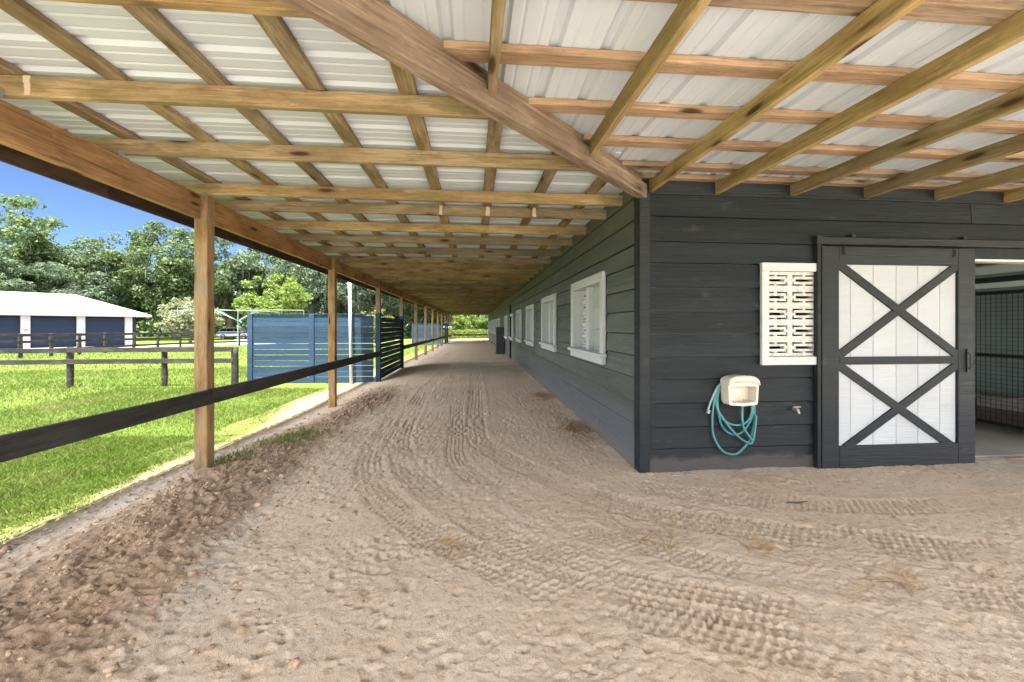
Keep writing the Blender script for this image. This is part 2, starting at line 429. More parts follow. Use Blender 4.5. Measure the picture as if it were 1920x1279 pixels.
# ------------------------------------------------------------------ the ground
def base_z(x, y):
    """level of the ground: flat under the porch, falling a little to the lawn and to the far end"""
    x, y = np.asarray(x, float), np.asarray(y, float)
    out = sstep(-1.2, -2.6, x)
    z = -.14 * out * sstep(2.6, 7.5, y) - .05 * sstep(-2.2, -3.4, x) * (1 - sstep(3., 7, y))
    z = z - .0085 * np.clip(y - 12, 0, 30) * (1 - .35 * out)
    d = np.sqrt(np.clip(-x - 4, 0, None) ** 2 + np.clip(y - 10, 0, None) ** 2)
    z = z - .0058 * np.clip(np.minimum(d, 70) - 4, 0, None) * sstep(-2.4, -8, x)
    z = z - .0058 * np.clip(y - 44, 0, 30)
    return z
def bz(x, y): return float(base_z(x, y))
def lawn_edge(y):
    y = np.asarray(y, float)
    e = -2.70 - .32 * sstep(5.0, 7.2, y) + .42 * sstep(12.5, 15, y)
    return e + .34 * (fbm(y * 1.3, y * 0 + 3.3, 3, 5) - .5) + .14 * (fbm(y * 6.1, y * 0 + 8.3, 2, 6) - .5)

# terrain sheet
def make_lawn():
    gx = np.concatenate([[-340, -260, -190, -140, -110], np.arange(-90, -20, 2.), np.arange(-20, -2.6, .5), [-2.5, -1, 1, 4, 10, 20, 40, 80, 160, 300]])
    gy = np.concatenate([[-300, -150, -70, -40, -25, -18, -14, -10, -7, -5, -3, -1.5], np.arange(0, 20, .5), np.arange(20, 100, 2.), [110, 130, 160, 200, 260, 340, 420]])
    X, Y = np.meshgrid(gx, gy); Z = base_z(X, Y)
    Z = Z + .03 * (fbm(X * .4, Y * .4, 3, 3) - .5) * sstep(-3.2, -5, X)
    inner = sstep(-3.3, -2.95, X) * (X < 12); Z = Z - .12 * inner
    v = np.stack([X, Y, Z], -1).reshape(-1, 3); nx, ny = len(gx), len(gy)
    i, j = np.meshgrid(np.arange(nx - 1), np.arange(ny - 1)); a = (j * nx + i).ravel()
    f = np.stack([a, a + 1, a + nx + 1, a + nx], -1)
    o = bpy.data.objects.new('ground', npmesh('ground', v, f, 'lawn', True)); link(o); tag(o, kind='structure')
make_lawn()

TRACKS = [  # wheel tracks, centre lines and widths
 ([(-.50, 40), (-.54, 19.11), (-.81, 10.56), (-.90, 7.05), (-.81, 4.7), (-.6, 3.7), (-.3, 3.03), (.01, 2.62), (.2, 2.33), (.51, 2.03), (.76, 1.84), (1.17, 1.69), (1.55, 1.56), (2.4, 1.3)], .25, 1.),
 ([(-1.02, 5.2), (-.96, 4.01), (-.78, 3.26), (-.52, 2.78), (-.24, 2.43), (.06, 2.15), (.34, 1.94), (.58, 1.78), (.89, 1.62), (1.24, 1.47), (2., 1.2)], .24, .9),
 ([(.0, 40), (-.05, 19.06), (.03, 10.49), (.03, 6.97), (.02, 4.62), (.2, 3.97), (.5, 3.41), (.79, 2.98), (1.1, 2.63), (1.63, 2.35), (2.28, 2.13), (2.94, 1.96), (4.2, 1.75)], .26, .9),
 ([(-.26, 6.2), (-.2, 4.64), (-.16, 3.79), (.01, 3.29), (.25, 2.94), (.51, 2.59), (.79, 2.3), (1.14, 2.07), (1.57, 1.87), (2.4, 1.62), (3.6, 1.4)], .20, .8),
 ([(1.3, 3.0), (1.9, 2.72), (2.7, 2.55), (3.6, 2.5), (4.8, 2.45)], .22, .7),
]
def spline(pts, step):
    p = np.array(pts, float); out = []
    for i in range(len(p) - 1):
        p0, p1, p2, p3 = p[max(i - 1, 0)], p[i], p[i + 1], p[min(i + 2, len(p) - 1)]
        n = max(2, int(np.linalg.norm(p2 - p1) / step)); t = np.linspace(0, 1, n, endpoint=False)[:, None]
        out.append(.5 * (2 * p1 + (p2 - p0) * t + (2 * p0 - 5 * p1 + 4 * p2 - p3) * t ** 2 + (3 * p1 - p0 - 3 * p2 + p3) * t ** 3))
    return np.concatenate(out + [p[-1:]])

def make_dirt():
    xs = np.arange(-3.45, 5.4, .0075)
    ys = [.75]
    while ys[-1] < 46: ys.append(ys[-1] + max(.0065, .0016 * ys[-1] ** 2 if ys[-1] < 9 else .13 + .012 * (ys[-1] - 9)))
    ys = np.array(ys); nx, ny = len(xs), len(ys)
    X, Y = np.meshgrid(xs, ys); Z = base_z(X, Y)
    far = sstep(16, 6, Y)
    rough = .35 + .65 * sstep(.9, -.9, X + .25 * (Y - 2.5) * 0 + .5 * (fbm(X * .8, Y * .8, 2, 9) - .5)) * sstep(7, 3, Y)
    calm = .30 + .70 * sstep(.36, .56, fbm(X * 1.15 + 3, Y * 1.15, 3, 130)); rough = rough * calm
    Z += .05 * (fbm(X * .7, Y * .5, 3, 1) - .5) + .018 * (fbm(X * 3.1, Y * 3.1, 3, 2) - .5)
    wx, wy = X + .05 * (fbm(X * 7, Y * 7, 2, 14) - .5), Y + .05 * (fbm(X * 7, Y * 7, 2, 15) - .5)
    lump = 1 - np.abs(2 * fbm(wx * 13, wy * 13, 3, 4) - 1)
    Z += rough * .015 * (fbm(wx * 8, wy * 8, 4, 5) - .5) * far + rough * .007 * (lump - .6) * far
    Z += (.25 + .25 * calm + .5 * rough) * (.010 * (fbm(X * 42, Y * 42, 2, 8) - .5) + .009 * (fbm(X * 21, Y * 24, 3, 18) - .5)) * far
    pit = sstep(.55, .80, fbm(X * 38, Y * 38, 2, 118)) * (.35 + .65 * sstep(.35, .65, fbm(X * 2.2, Y * 2.2, 3, 119)))
    Z -= .0085 * pit * far * calm * (.35 + .65 * rough)
    base_d = np.minimum(np.where(X > 1.30, np.abs(Y - 3.26), 9), np.where(Y > 3.2, np.abs(X - 1.335), 9))
    Z += np.exp(-base_d / .09) * (.028 * fbm(X * 6, Y * 6, 3, 120) - .004)
    # ridge of turned soil along the posts
    xc = -1.80 + .12 * np.sin(Y * 1.1) - .10 * sstep(3, 1.5, Y)
    wd = .42 + .22 * sstep(3.2, 1.2, Y)
    band = np.exp(-np.abs((X - xc) / wd) ** 2.6) * sstep(10.5, 7, Y) * (.55 + .75 * fbm(X * 1.2, Y * .9, 2, 31))
    band = np.clip(band, 0, 1.1)
    r1 = 1 - np.abs(2 * fbm(X * 6, Y * 6, 3, 21) - 1); r2 = 1 - np.abs(2 * fbm(X * 17, Y * 17, 2, 22) - 1)
    Z += band * (.022 + .052 * (r1 - .55) + .030 * (r2 - .5) + .024 * (fbm(X * 45, Y * 45, 2, 25) - .5))
    # hoof and foot prints
    nz = fbm(X * 60, Y * 60, 2, 97)
    ncr = 5200
    cx = RNG.uniform(-3.2, 5., ncr); cy = .9 + RNG.random(ncr) ** 1.6 * 7.5
    keep = RNG.random(ncr) < np.clip(.16 + .84 * sstep(.5, -.8, cx) + .25 * (cy < 1.7), 0, 1); keep &= (cx < 1.2) | (cy < 3.1)
    for x0, y0, r, dep in zip(cx[keep], cy[keep], RNG.uniform(.007, .030, keep.sum()) , RNG.uniform(.004, .014, keep.sum())):
        i0, i1 = np.searchsorted(xs, (x0 - r * 2, x0 + r * 2)); j0, j1 = np.searchsorted(ys, (y0 - r * 2, y0 + r * 2))
        if i1 <= i0 or j1 <= j0: continue
        d = ((X[j0:j1, i0:i1] - x0) ** 2 + ((Y[j0:j1, i0:i1] - y0) / random.uniform(.8, 1.3)) ** 2) / r ** 2
        Z[j0:j1, i0:i1] += dep * (-np.exp(-d * 1.4) * 1.35 * (.6 + .8 * nz[j0:j1, i0:i1]) + .22 * np.exp(-(np.sqrt(d) - 1.3) ** 2 * 6))
    # wheel tracks
    press = np.zeros_like(Z)
    for pts, wdt, amt in TRACKS:
        sp = spline(pts, .05); seg = np.linalg.norm(np.diff(sp, axis=0), axis=1); sl_ = np.concatenate([[0], np.cumsum(seg)])
        tg = np.gradient(sp, axis=0); tg /= np.linalg.norm(tg, axis=1)[:, None]
        near = np.zeros_like(Z, bool)
        for q in sp[::4]:
            i0, i1 = np.searchsorted(xs, (q[0] - .34, q[0] + .34)); j0, j1 = np.searchsorted(ys, (q[1] - .34, q[1] + .34))
            near[j0:j1, i0:i1] = True
        jj, ii = np.nonzero(near)
        for c0 in range(0, len(jj), 20000):
            j, i = jj[c0:c0 + 20000], ii[c0:c0 + 20000]; px_, py_ = X[j, i], Y[j, i]
            lo, hi = py_.min() - .4, py_.max() + .4; sel = np.nonzero((sp[:, 1] > lo) & (sp[:, 1] < hi))[0]
            if len(sel) == 0: continue
            d2 = (px_[:, None] - sp[sel, 0]) ** 2 + (py_[:, None] - sp[sel, 1]) ** 2; kx = sel[d2.argmin(1)]
            dx, dy = px_ - sp[kx, 0], py_ - sp[kx, 1]
            sw = sl_[kx] + dx * tg[kx, 0] + dy * tg[kx, 1]; lw_ = -dx * tg[kx, 1] + dy * tg[kx, 0]
            inside = sstep(wdt * .62, wdt * .40, np.abs(lw_) + .05 * (fbm(px_ * 9, py_ * 9, 2, 43) - .5)) * (.35 + .65 * sstep(14, 6, py_)) * (np.abs(dx * tg[kx, 0] + dy * tg[kx, 1]) < .06)
            wear = 1.05 * sstep(.34, .62, fbm(px_ * 2.1, py_ * 2.1, 3, 41)) * (.5 + fbm(px_ * 14, py_ * 14, 2, 44)); sw = sw + .016 * (fbm(px_ * 12, py_ * 12, 2, 45) - .5)
            colw = wdt / 5.; cidx = np.floor(lw_ / colw + .5); fx = np.abs(lw_ / colw - cidx) * 2
            ph = (sw / .044 + .5 * (cidx % 2)) % 1.; lug = sstep(.12, .3, ph) * sstep(.88, .7, ph) * sstep(1., .62, fx)
            fade = sstep(15, 7, py_)
            Z[j, i] += inside * amt * (-.002 - .0115 * lug * wear * fade) + amt * .002 * np.exp(-((np.abs(lw_) - wdt * .6) / .03) ** 2)
            Z[j, i] += 0; press[j, i] = np.maximum(press[j, i], inside * amt)
    # edges: sink under the lawn, meet the walls
    le = lawn_edge(Y); lawn = sstep(le + .12, le - .22, X + .16 * (fbm(X * 5, Y * 5, 2, 51) - .5))
    Z -= .10 * sstep(-3.2, -3.42, X)
    soil = np.clip(band * .95 + .30 * sstep(-1.1, -2.2, X) * sstep(9, 5, Y) * fbm(X * 2, Y * 2, 2, 61), 0, 1)
    soil *= sstep(-2.75, -2.35, X)
    soil = np.clip(soil + .42 * sstep(.55, .8, fbm(X * 1.7, Y * 1.7, 4, 71)) * (1 - press) * sstep(.6, -.5, X), 0, 1)
    grey_tint = .75 * np.exp(-((X + 2.42 - .05 * np.sin(Y * 2)) / .10) ** 2) * sstep(6, 4.5, Y)  # grey strip by the posts, then a streak and random spots
    grey_tint += .55 * np.exp(-(((X + 1.30 + .25 * (Y - 2.2)) / .10) ** 2)) * np.exp(-((Y - 2.3) / .7) ** 2)
    grey_tint += .5 * sstep(.60, .72, fbm(X * .9 + 4, Y * .9, 3, 81)) * sstep(1.2, 2.0, X)
    edge = sstep(-2.34, -2.62, X + .12 * (fbm(X * 3, Y * 3, 2, 77) - .5)) * .92
    v = np.stack([X, Y, Z], -1).reshape(-1, 3)
    i, j = np.meshgrid(np.arange(nx - 1), np.arange(ny - 1))
    ok = (xs[i] < 1.44) | (ys[j] < 3.34)
    a = (j * nx + i)[ok]
    f = np.stack([a, a + 1, a + nx + 1, a + nx], -1)
    me = npmesh('dirt_path', v, f, 'dirt', True)
    for nm, arr in (('soil', soil), ('lawn', lawn), ('grey_tint', np.clip(grey_tint, 0, 1)), ('edge', edge)):
        at = me.attributes.new(nm, 'FLOAT', 'POINT'); at.data.foreach_set('value', arr.astype(np.float32).ravel())
    o = bpy.data.objects.new('dirt_path', me); link(o); tag(o, kind='structure')
    return xs, ys, Z, band
DX, DY, DZ, DB = make_dirt()
def dirt_z(x, y):
    i = min(max(np.searchsorted(DX, x), 0), len(DX) - 1); j = min(max(np.searchsorted(DY, y), 0), len(DY) - 1); return float(DZ[j, i])
# unseen yard behind the camera and to the right, made pale to bounce light
mb = MB(); mb.add([(-4, -30, -.06), (30, -30, -.06), (30, .78, -.03), (-3.45, .78, -.03)], [(0, 1, 2, 3)]); mb.add([(5.38, .77, -.03), (30, .77, -.03), (30, 3.3, -.03), (5.38, 3.3, -.03)], [(0, 1, 2, 3)])
tag(mb.build('yard', 'bounce_yard', fix=False), kind='structure')

# loose clods on the ridge: countless
def make_clods():
    n = 3000; V = []; F = []
    ico = bmesh.new(); bmesh.ops.create_icosphere(ico, subdivisions=1, radius=1); ico.verts.index_update()
    iv = np.array([v.co[:] for v in ico.verts]); jf = np.array([[v.index for v in f.verts] for f in ico.faces]); ico.free()
    y = .9 + RNG.random(n) ** 1.5 * 8; x = -1.85 + RNG.normal(0, .42, n) * (1 + .4 * (y < 2.3)); x = np.clip(x, -2.7, .9)
    ex = RNG.random(n) < .05; x = np.where(ex, RNG.uniform(-2.5, 1.0, n), x)
    s = RNG.uniform(.004, .012, n) + (RNG.random(n) < .10) * RNG.uniform(.004, .018, n); s = np.where(ex, s * .6, s)
    for a in range(n):
        p = iv * s[a] * RNG.uniform(.65, 1.3, (len(iv), 1)) * np.array([1, RNG.uniform(.7, 1.2), .7])
        V.append(p + [x[a], y[a], dirt_z(x[a], y[a]) + s[a] * .25]); F.append(jf + a * len(iv))
    o = bpy.data.objects.new('dirt_clods', npmesh('dirt_clods', np.concatenate(V), np.concatenate(F), 'dirt_clod', True)); link(o)
    tag(o, kind='stuff')
k = NT('dirt_clod'); v = k.coord('Object'); g = k.n('NewGeometry')
c = k.mix(g.outputs['Random Per Island'], (.24, .165, .115), (.46, .34, .245)); c = k.mix(k.ramp(k.noise(v, 90, 3), [(.5, 0.), (.7, .6)]), c, (.12, .085, .06))
k.base(c); k.set(.95, 0, .1); M['dirt_clod'] = k.m
make_clods()

# ------------------------------------------------------------------ grass blades (stuff)
def make_grass():
    P = []
    def scatter(n, x0, x1, y0, y1, hs, wsz):
        x = RNG.uniform(x0, x1, n); y = RNG.uniform(y0, y1, n)
        ed = lawn_edge(y) + .18 * (fbm(x * 5, y * 5, 2, 51) - .5) - np.abs(RNG.normal(0, .10, n)) + (RNG.random(n) < .10) * RNG.random(n) * .40; m = x < ed
        m &= ~((x > -5.25) & (y > 9.2) & (y < 13.4))
        x, y = x[m], y[m]
        q = fbm(x * 1.3, y * 1.3, 3, 91)
        h = hs * (.55 + .9 * q) * RNG.uniform(.6, 1.35, len(x))
        P.append(np.stack([x, y, h, np.full(len(x), wsz) * RNG.uniform(.7, 1.4, len(x))], -1))
    scatter(150000, -5.2, -2.5, 1.6, 5.2, .036, .0036)
    scatter(90000, -7.5, -2.8, 3.0, 9.6, .042, .0055)
    scatter(50000, -14, -4.5, 5.0, 14, .060, .011)
    scatter(45000, -30, -2.5, 12, 34, .065, .024)
    p = np.concatenate(P); n = len(p); x, y, h, wd = p.T
    z = base_z(x, y) - .012 + .03 * (fbm(x * .4, y * .4, 3, 3) - .5) * sstep(-3.2, -5, x)
    z = np.where((x > -3.4), z - .012, z)
    an = RNG.uniform(0, 2 * np.pi, n); ln = RNG.normal(0, .5, n) * h; la = RNG.uniform(0, 2 * np.pi, n)
    dx, dy = np.cos(an) * wd / 2, np.sin(an) * wd / 2; lx, ly = np.cos(la) * ln, np.sin(la) * ln
    A = np.stack([x - dx, y - dy, z], -1); B = np.stack([x + dx, y + dy, z], -1)
    C_ = np.stack([x + dx * .7 + lx * .4, y + dy * .7 + ly * .4, z + h * .6], -1); D = np.stack([x + lx, y + ly, z + h], -1)
    v = np.stack([A, B, C_, D], 1).reshape(-1, 3); f = np.arange(n * 4).reshape(-1, 4)
    o = bpy.data.objects.new('grass', npmesh('grass', v, f, 'grass_blade')); link(o); tag(o, kind='stuff')
make_grass()

# ================================================================== THE BARN
XW, YW, YE, XE = 1.365, 3.285, 42.0, 9.2          # long wall, front wall, far end, far side
barn = empty('barn', (XW, YW, 0))
tag(barn, 'long dark painted board barn with open timber porch roof and white panelled sliding door', 'barn')
ZB = [-.03, .188, .365, .563, .762, .948, 1.134, 1.324, 1.514, 1.713, 1.89, 2.097, 2.287]
LW = Matrix.Translation((XW, YW, 0)) @ Matrix.Rotation(R(-90), 4, 'Z')     # long wall: local X runs to -Y, -Y faces out
FW = Matrix.Translation((XW, YW, 0))                                        # front wall: local X runs to +X, -Y faces out

def siding(mb, s0, s1, zs, openings, joints):
    for r in range(len(zs) - 1):
        z0, z1 = zs[r], zs[r + 1]
        cuts = [s0] + sorted(q for q in joints(r) if s0 + .3 < q < s1 - .3) + [s1]
        for a, b in zip(cuts[:-1], cuts[1:]):
            z0, z1 = zs[r] + .005, zs[r + 1] - .005; zc = sorted({z0, z1} | {z for o in openings for z in o[2:] if z0 < z < z1}); jit = random.uniform(0, .004); tilt = random.uniform(-.002, .003)
            for p, q in zip(zc[:-1], zc[1:]):
                iv = [(a, b)]
                for o in openings:
                    if o[2] < q - 1e-6 and o[3] > p + 1e-6:
                        nv = []
                        for u, w2 in iv:
                            if o[0] > u: nv.append((u, min(w2, o[0])))
                            if o[1] < w2: nv.append((max(u, o[1]), w2))
                        iv = [i for i in nv if i[1] - i[0] > .005]
                for u, w2 in iv:
                    off = lambda z: -(.006 + jit + .016 * (1 - (z - z0) / (z1 - z0)))
                    n = max(1, int((w2 - u) / 1.5)); top = q; vs = []; fs = []
                    for i in range(n + 1):
                        s = u + .001 + (w2 - u - .002) * i / n; wv = random.uniform(-.0025, .0025) if 0 < i < n else 0
                        vs += [(s, off(p) + tilt * i / n, p + wv), (s, off(q) + tilt * i / n, top + wv * .3), (s, 0.012, top), (s, 0.012, p + wv)]
                    for i in range(n):
                        for j in range(4): fs.append((i * 4 + j, i * 4 + (j + 1) % 4, i * 4 + 4 + (j + 1) % 4, i * 4 + 4 + j))
                    fs += [(0, 1, 2, 3), (n * 4 + 3, n * 4 + 2, n * 4 + 1, n * 4)]
                    mb.add(vs, fs)

# windows along the long wall: (near edge Y, far edge Y, drop)
WIN = []
y = 4.14
while y < 39.5:
    dz = -.012 * min(max(y - 4.1, 0), 12)
    WIN.append((y, y + 1.40, dz)); y += 2.53 if y < 13 else 2.6
WIN[1] = (6.70, 8.07, -.03); WIN[2] = (9.23, 10.54, -.07); WIN[3] = (11.73, 13.04, -.09)
DOORSIDE = (18.9, 20.2)
WIN = [q for q in WIN if not (q[0] < DOORSIDE[1] + .2 and q[1] > DOORSIDE[0] - .2)]
opn = [(YW - (q[1] - .05), YW - (q[0] + .05), .90 + q[2], 1.715 + q[2]) for q in WIN]
L0 = -(YE - YW)
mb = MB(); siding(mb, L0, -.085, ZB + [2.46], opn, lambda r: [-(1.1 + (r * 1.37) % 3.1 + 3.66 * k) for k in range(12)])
wl = mb.build('wall', 'siding_side_lit', barn, LW)
# wall core behind the boards, and the other walls
mb = MB(); A = sorted({L0, 0.} | {o[0] for o in opn} | {o[1] for o in opn}); B = sorted({-.4, 2.46} | {o[2] for o in opn} | {o[3] for o in opn})
inh = lambda s, z: any(o[0] < s < o[1] and o[2] < z < o[3] for o in opn)
grid_plate(mb, A, B, lambda i, j: not inh((A[i] + A[i + 1]) / 2, (B[j] + B[j + 1]) / 2), .10, lambda a, b, t: (a, .014 + t, b))
mb.build('wall_core', 'black_metal', wl, LW)
# front wall
FOP = [(2.45 - XW, 3.20 - XW, .94, 1.66), (4.395 - XW, 5.78 - XW, -.5, 1.79)]
LF = 7.9
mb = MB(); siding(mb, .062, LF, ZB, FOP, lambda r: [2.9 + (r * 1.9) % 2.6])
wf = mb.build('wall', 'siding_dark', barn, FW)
mb = MB(); A = sorted({0.014 + .1, LF} | {o[0] for o in FOP} | {o[1] for o in FOP}); B = sorted({-.4, 2.46} | {o[2] for o in FOP} | {o[3] for o in FOP if o[3] < 3})
inf = lambda s, z: any(o[0] < s < o[1] and o[2] < z < o[3] for o in FOP)
grid_plate(mb, A, B, lambda i, j: not inf((A[i] + A[i + 1]) / 2, (B[j] + B[j + 1]) / 2), .10, lambda a, b, t: (a, .014 + t, b))
mb.build('wall_core', 'black_metal', wf, FW)
MB().box(.0, LF, -.004, .013, 2.30, 2.46).build('frieze_board', 'trim_dark', barn, FW)
# ledger lip on top of the last board
MB().box(.06, LF, -.030, .0, 2.278, 2.292).build('ledger_strip', 'trim_dark', barn, FW)
# corner boards
mb = MB(); mb.box(-.028, .06, -.030, -.004, -.03, 2.30, .003); mb.box(-.030, -.005, -.003, .085, -.06, 2.30, .003)
cb = mb.build('corner_board', 'trim_dark', barn, FW)
mb = MB(); mb.box(-.034, -.029, .02, .065, .10, .112)
mb.build('vent_slot', 'black_metal', barn, FW)
# foundation lip
mb = MB(); n = 24
for i in range(n):
    a, b = .02 + i * 1.52 / n, .02 + (i + 1) * 1.52 / n
    mb.box(a, b, -.055 - random.uniform(0, .04), .0, -.12, .0 + random.uniform(-.012, .008))
mb.build('foundation', 'concrete', barn, FW)
# far, rear and interior walls, floor and ceiling
MB().box(XW + .12, XE, YE - .1, YE, -.5, 2.46).build('end_wall', 'siding_dark', barn, Matrix.Identity(4))
mb = MB(); A = [YW, 3.5, 5.4, 7.4, 8.6, YE]; B = [-.4, .55, 2.1, 2.46]
grid_plate(mb, A, B, lambda i, j: not (j == 1 and i in (1, 3)), .1, lambda a, b, t: (XE + t, a, b))  # two unseen openings added to let light into the stall
mb.build('rear_wall', 'wall_in', barn, Matrix.Identity(4))
MB().box(XW + .12, XE, YW + .115, YE - .1, -.2, .004).build('barn_floor', 'concrete_in', barn, Matrix.Identity(4))
MB().box(XW + .12, XE, YW + .115, YE - .1, 2.30, 2.40).build('barn_ceiling', 'dark_wood_in', barn, Matrix.Identity(4))
mb = MB(); mb.box(4.10, 4.20, YW + .115, 9.0, 0.004, 2.30); mb.box(4.2, XE, 8.9, 9.0, .004, 2.30)
mb.build('partition', 'wall_in', barn, Matrix.Identity(4))
mb = MB(); mb.box(XW + .14, 4.08, 5.2, 5.3, .004, 2.30); mb.build('partition', 'dark_wood_in', barn, Matrix.Identity(4))

# stall front inside the opening: posts, pale lintel boards, black rail, grille door
mb = MB(); mb.box(6.0, 6.08, YW + .12, 8.9, 1.80, 1.90); mb.box(6.0, 6.08, YW + .12, 8.9, 1.64, 1.70); mb.build('stall_board', 'wall_in', barn, Matrix.Identity(4))
mb = MB(); mb.box(5.93, 5.98, YW + .12, 8.9, 1.70, 1.76); mb.box(5.96, 6.08, 4.50, 4.60, .004, 1.7); mb.build('stall_rail', 'black_metal', barn, Matrix.Identity(4))
mb = MB(); mb.box(6.02, 6.06, 4.60, 8.9, .004, 1.3); mb.build('stall_wall', 'wall_in', barn, Matrix.Identity(4))
mb = MB(); mb.box(6.3, XE - .02, 3.42, 5.1, .004, .20); mb.build('stall_bedding', 'stall_dirt', barn, Matrix.Identity(4))
sd = MB()
for y0, y1, z0, z1 in ((3.42, 3.46, .06, 1.60), (4.43, 4.47, .06, 1.60), (3.46, 4.43, .06, .10), (3.46, 4.43, 1.56, 1.60), (3.46, 4.43, .84, .875)):
    sd.box(5.96, 5.99, y0, y1, z0, z1)
stall_door = sd.build('stall_door', 'black_metal', barn, Matrix.Identity(4))
mb = MB()
for i in range(1, 20): mb.box(5.973, 5.977, 3.46 + i * .0485 - .002, 3.46 + i * .0485 + .002, .1, 1.56)
for i in range(1, 30): mb.box(5.9785, 5.9815, 3.46, 4.43, .1 + i * .0487 - .002, .1 + i * .0487 + .002)
mb.build('grille', 'black_metal', stall_door, Matrix.Identity(4))
# opening trim: pale header strip
MB().box(4.36, 5.80, YW - .012, YW + .10, 1.772, 1.792).build('header_strip', 'plastic_cream', barn, Matrix.Identity(4))

# breeze block screen: rows of C-shaped and I-shaped slots
def breeze(mb, x0, z0, cols, rows, cw, rh, mapf, t=.05):
    """each cell carries a ring of slots round a centre slot, bridged at the middle"""
    A = [0.]; B = [0.]; kx = []; kz = []
    fx = [0, .085, .145, .20, .32, .45, .545, .68, .80, .86, .915, 1.]; fz = [0, .18, .275, .42, .58, .725, .82, 1.]
    XA = [x0 + (c + f) * cw for c in range(cols) for f in fx[:-1]] + [x0 + cols * cw]
    ZA = [z0 + (r + f) * rh for r in range(rows) for f in fz[:-1]] + [z0 + rows * rh]
    def solid(i, j):
        a, b = i % (len(fx) - 1), j % (len(fz) - 1)
        u = (fx[a] + fx[a + 1]) / 2; v_ = (fz[b] + fz[b + 1]) / 2
        if b in (1, 5) and (.085 < u < .45 or .545 < u < .915): return False       # upper and lower bars
        if a in (1, 9) and (b in (2, 4)): return False                          # side returns
        if b == 3 and .20 < u < .80: return False                             # centre slot
        return True
    grid_plate(mb, XA, ZA, solid, t, mapf)
wn = MB().box(0, .60, -.055, -.022, .0, .070, .004)
wn.box(0, .60, -.055, -.022, .785, .855, .004); wn.box(0, .065, -.055, -.022, .070, .785, .004)
WFM = Matrix.Translation((2.378, YW, .872))
win = wn.build('window', 'white_paint', barn, WFM)
mb = MB(); breeze(mb, .018, .073, 3, 5, .257, .142, lambda a, b, t: (a, -.018 + t, b))
mb.v = [(min(max(x, .062), .80), y, z) for x, y, z in mb.v]
mb.build('breeze_block', 'block_white', win, WFM, fix=False)
# jamb post right of the opening (outside the frame) and door stop
# windows of the long wall
def side_window(first):
    W, H_ = 1.40, .935
    f = MB(); f.box(0, W, -.062, -.024, .835, H_, .004); f.box(0, .095, -.062, -.024, .085, .835, .004); f.box(W - .095, W, -.062, -.024, .085, .835, .004)
    ob = f.build('window', 'white_paint', barn, Matrix.Identity(4))
    s = MB(); s.box(-.03, W + .03, -.10, -.024, .045, .083, .004); s.box(-.005, W + .005, -.066, -.024, -.03, .045, .004); s.build('sill', 'white_paint', ob, Matrix.Identity(4))
    r = MB(); r.box(.06, .095, -.023, .16, .085, .835); r.box(W - .095, W - .06, -.023, .16, .085, .835); r.box(.095, W - .095, -.023, .16, .835, .86); r.box(.095, W - .095, -.023, .16, .06, .0845)
    r.build('reveal', 'white_paint', ob, Matrix.Identity(4))
    MB().box(.57, .68, -.005, .07, .085, .835, .003).build('mullion', 'white_paint', ob, Matrix.Identity(4)); MB().box(W - .24, W - .0955, -.012, .03, .085, .835, .003).build('mullion', 'white_paint', ob, Matrix.Identity(4))
    b = MB(); breeze(b, .096, .09, 2, 5, .30, .148, lambda a, b_, t: (a, .075 + t, b_)); b.v = [(min(x, .60), y, z) for x, y, z in b.v]; b.build('breeze_block', 'block_white', ob, Matrix.Identity(4), fix=False)
    p = MB()
    for i in range(3): p.box(.681, W - .0955, .060, .08, .086 + i * .25, .083 + (i + 1) * .25, .002)
    p.build('panel', 'panel_grey', ob, Matrix.Identity(4))
    return ob
w0 = side_window(True)
for i, (a, b, dz) in enumerate(WIN):
    o = w0 if i == 0 else copy_tree(w0, barn)
    o.matrix_basis = wm(barn).inverted() @ Matrix.Translation((XW, b, .83 + dz)) @ Matrix.Rotation(R(-90), 4, 'Z') @ Matrix.Diagonal(((b - a) / 1.40, 1, 1, 1))
# dark vertical pipe on the long wall
mb = MB(); mb.tube([(XW - .05, 15.3, -.03), (XW - .05, 15.3, 1.98)], .035, 10); mb.box(XW - .09, XW - .01, 15.25, 15.35, 1.5, 1.53); mb.box(XW - .09, XW - .01, 15.25, 15.35, .5, .53)
mb.build('pipe', 'black_metal', barn, Matrix.Identity(4), smooth=False)

# sliding door
DF = Matrix.Translation((2.897, YW - .038, .0))
DW, DT, DBt = 1.432, 1.868, .0
d = MB()
d.box(0, .155, -.036, 0, -.02, DT, .004); d.box(1.268, DW, -.036, 0, -.02, DT, .004)
d.box(.1555, 1.2675, -.036, 0, 1.717, DT, .004); d.box(.1555, 1.2675, -.0365, 0, -.02, .188, .004); d.box(.1555, 1.2675, -.034, 0, .872, .938, .003)
door = d.build('sliding_door', 'trim_dark', barn, DF)
p = MB(); ed = [.156, .275, .485, .70, .905, 1.115, 1.267]
for a, b in zip(ed[:-1], ed[1:]): p.box(a + .0015, b - .0015, -.016, .004, .18, 1.72, .0025)
p.build('plank_panel', 'white_plank', door, DF)
def brace(x0, z0, x1, z1, dy):
    a, b = Vector((x0, dy, z0)), Vector((x1, dy, z1)); dirv = (b - a).normalized(); nrm = Vector((-dirv.z, 0, dirv.x)) * .033
    q = MB(); q.prism([((a + nrm).x, (a + nrm).z), ((b + nrm).x, (b + nrm).z), ((b - nrm).x, (b - nrm).z), ((a - nrm).x, (a - nrm).z)], dy, -.0155)
    q.build('brace', 'trim_dark', door, DF)
brace(.125, 1.742, 1.300, .925, -.0335); brace(.125, .925, 1.300, 1.742, -.0325)
brace(.120, .893, 1.205, .168, -.0335); brace(.215, .168, 1.300, .884, -.0325)
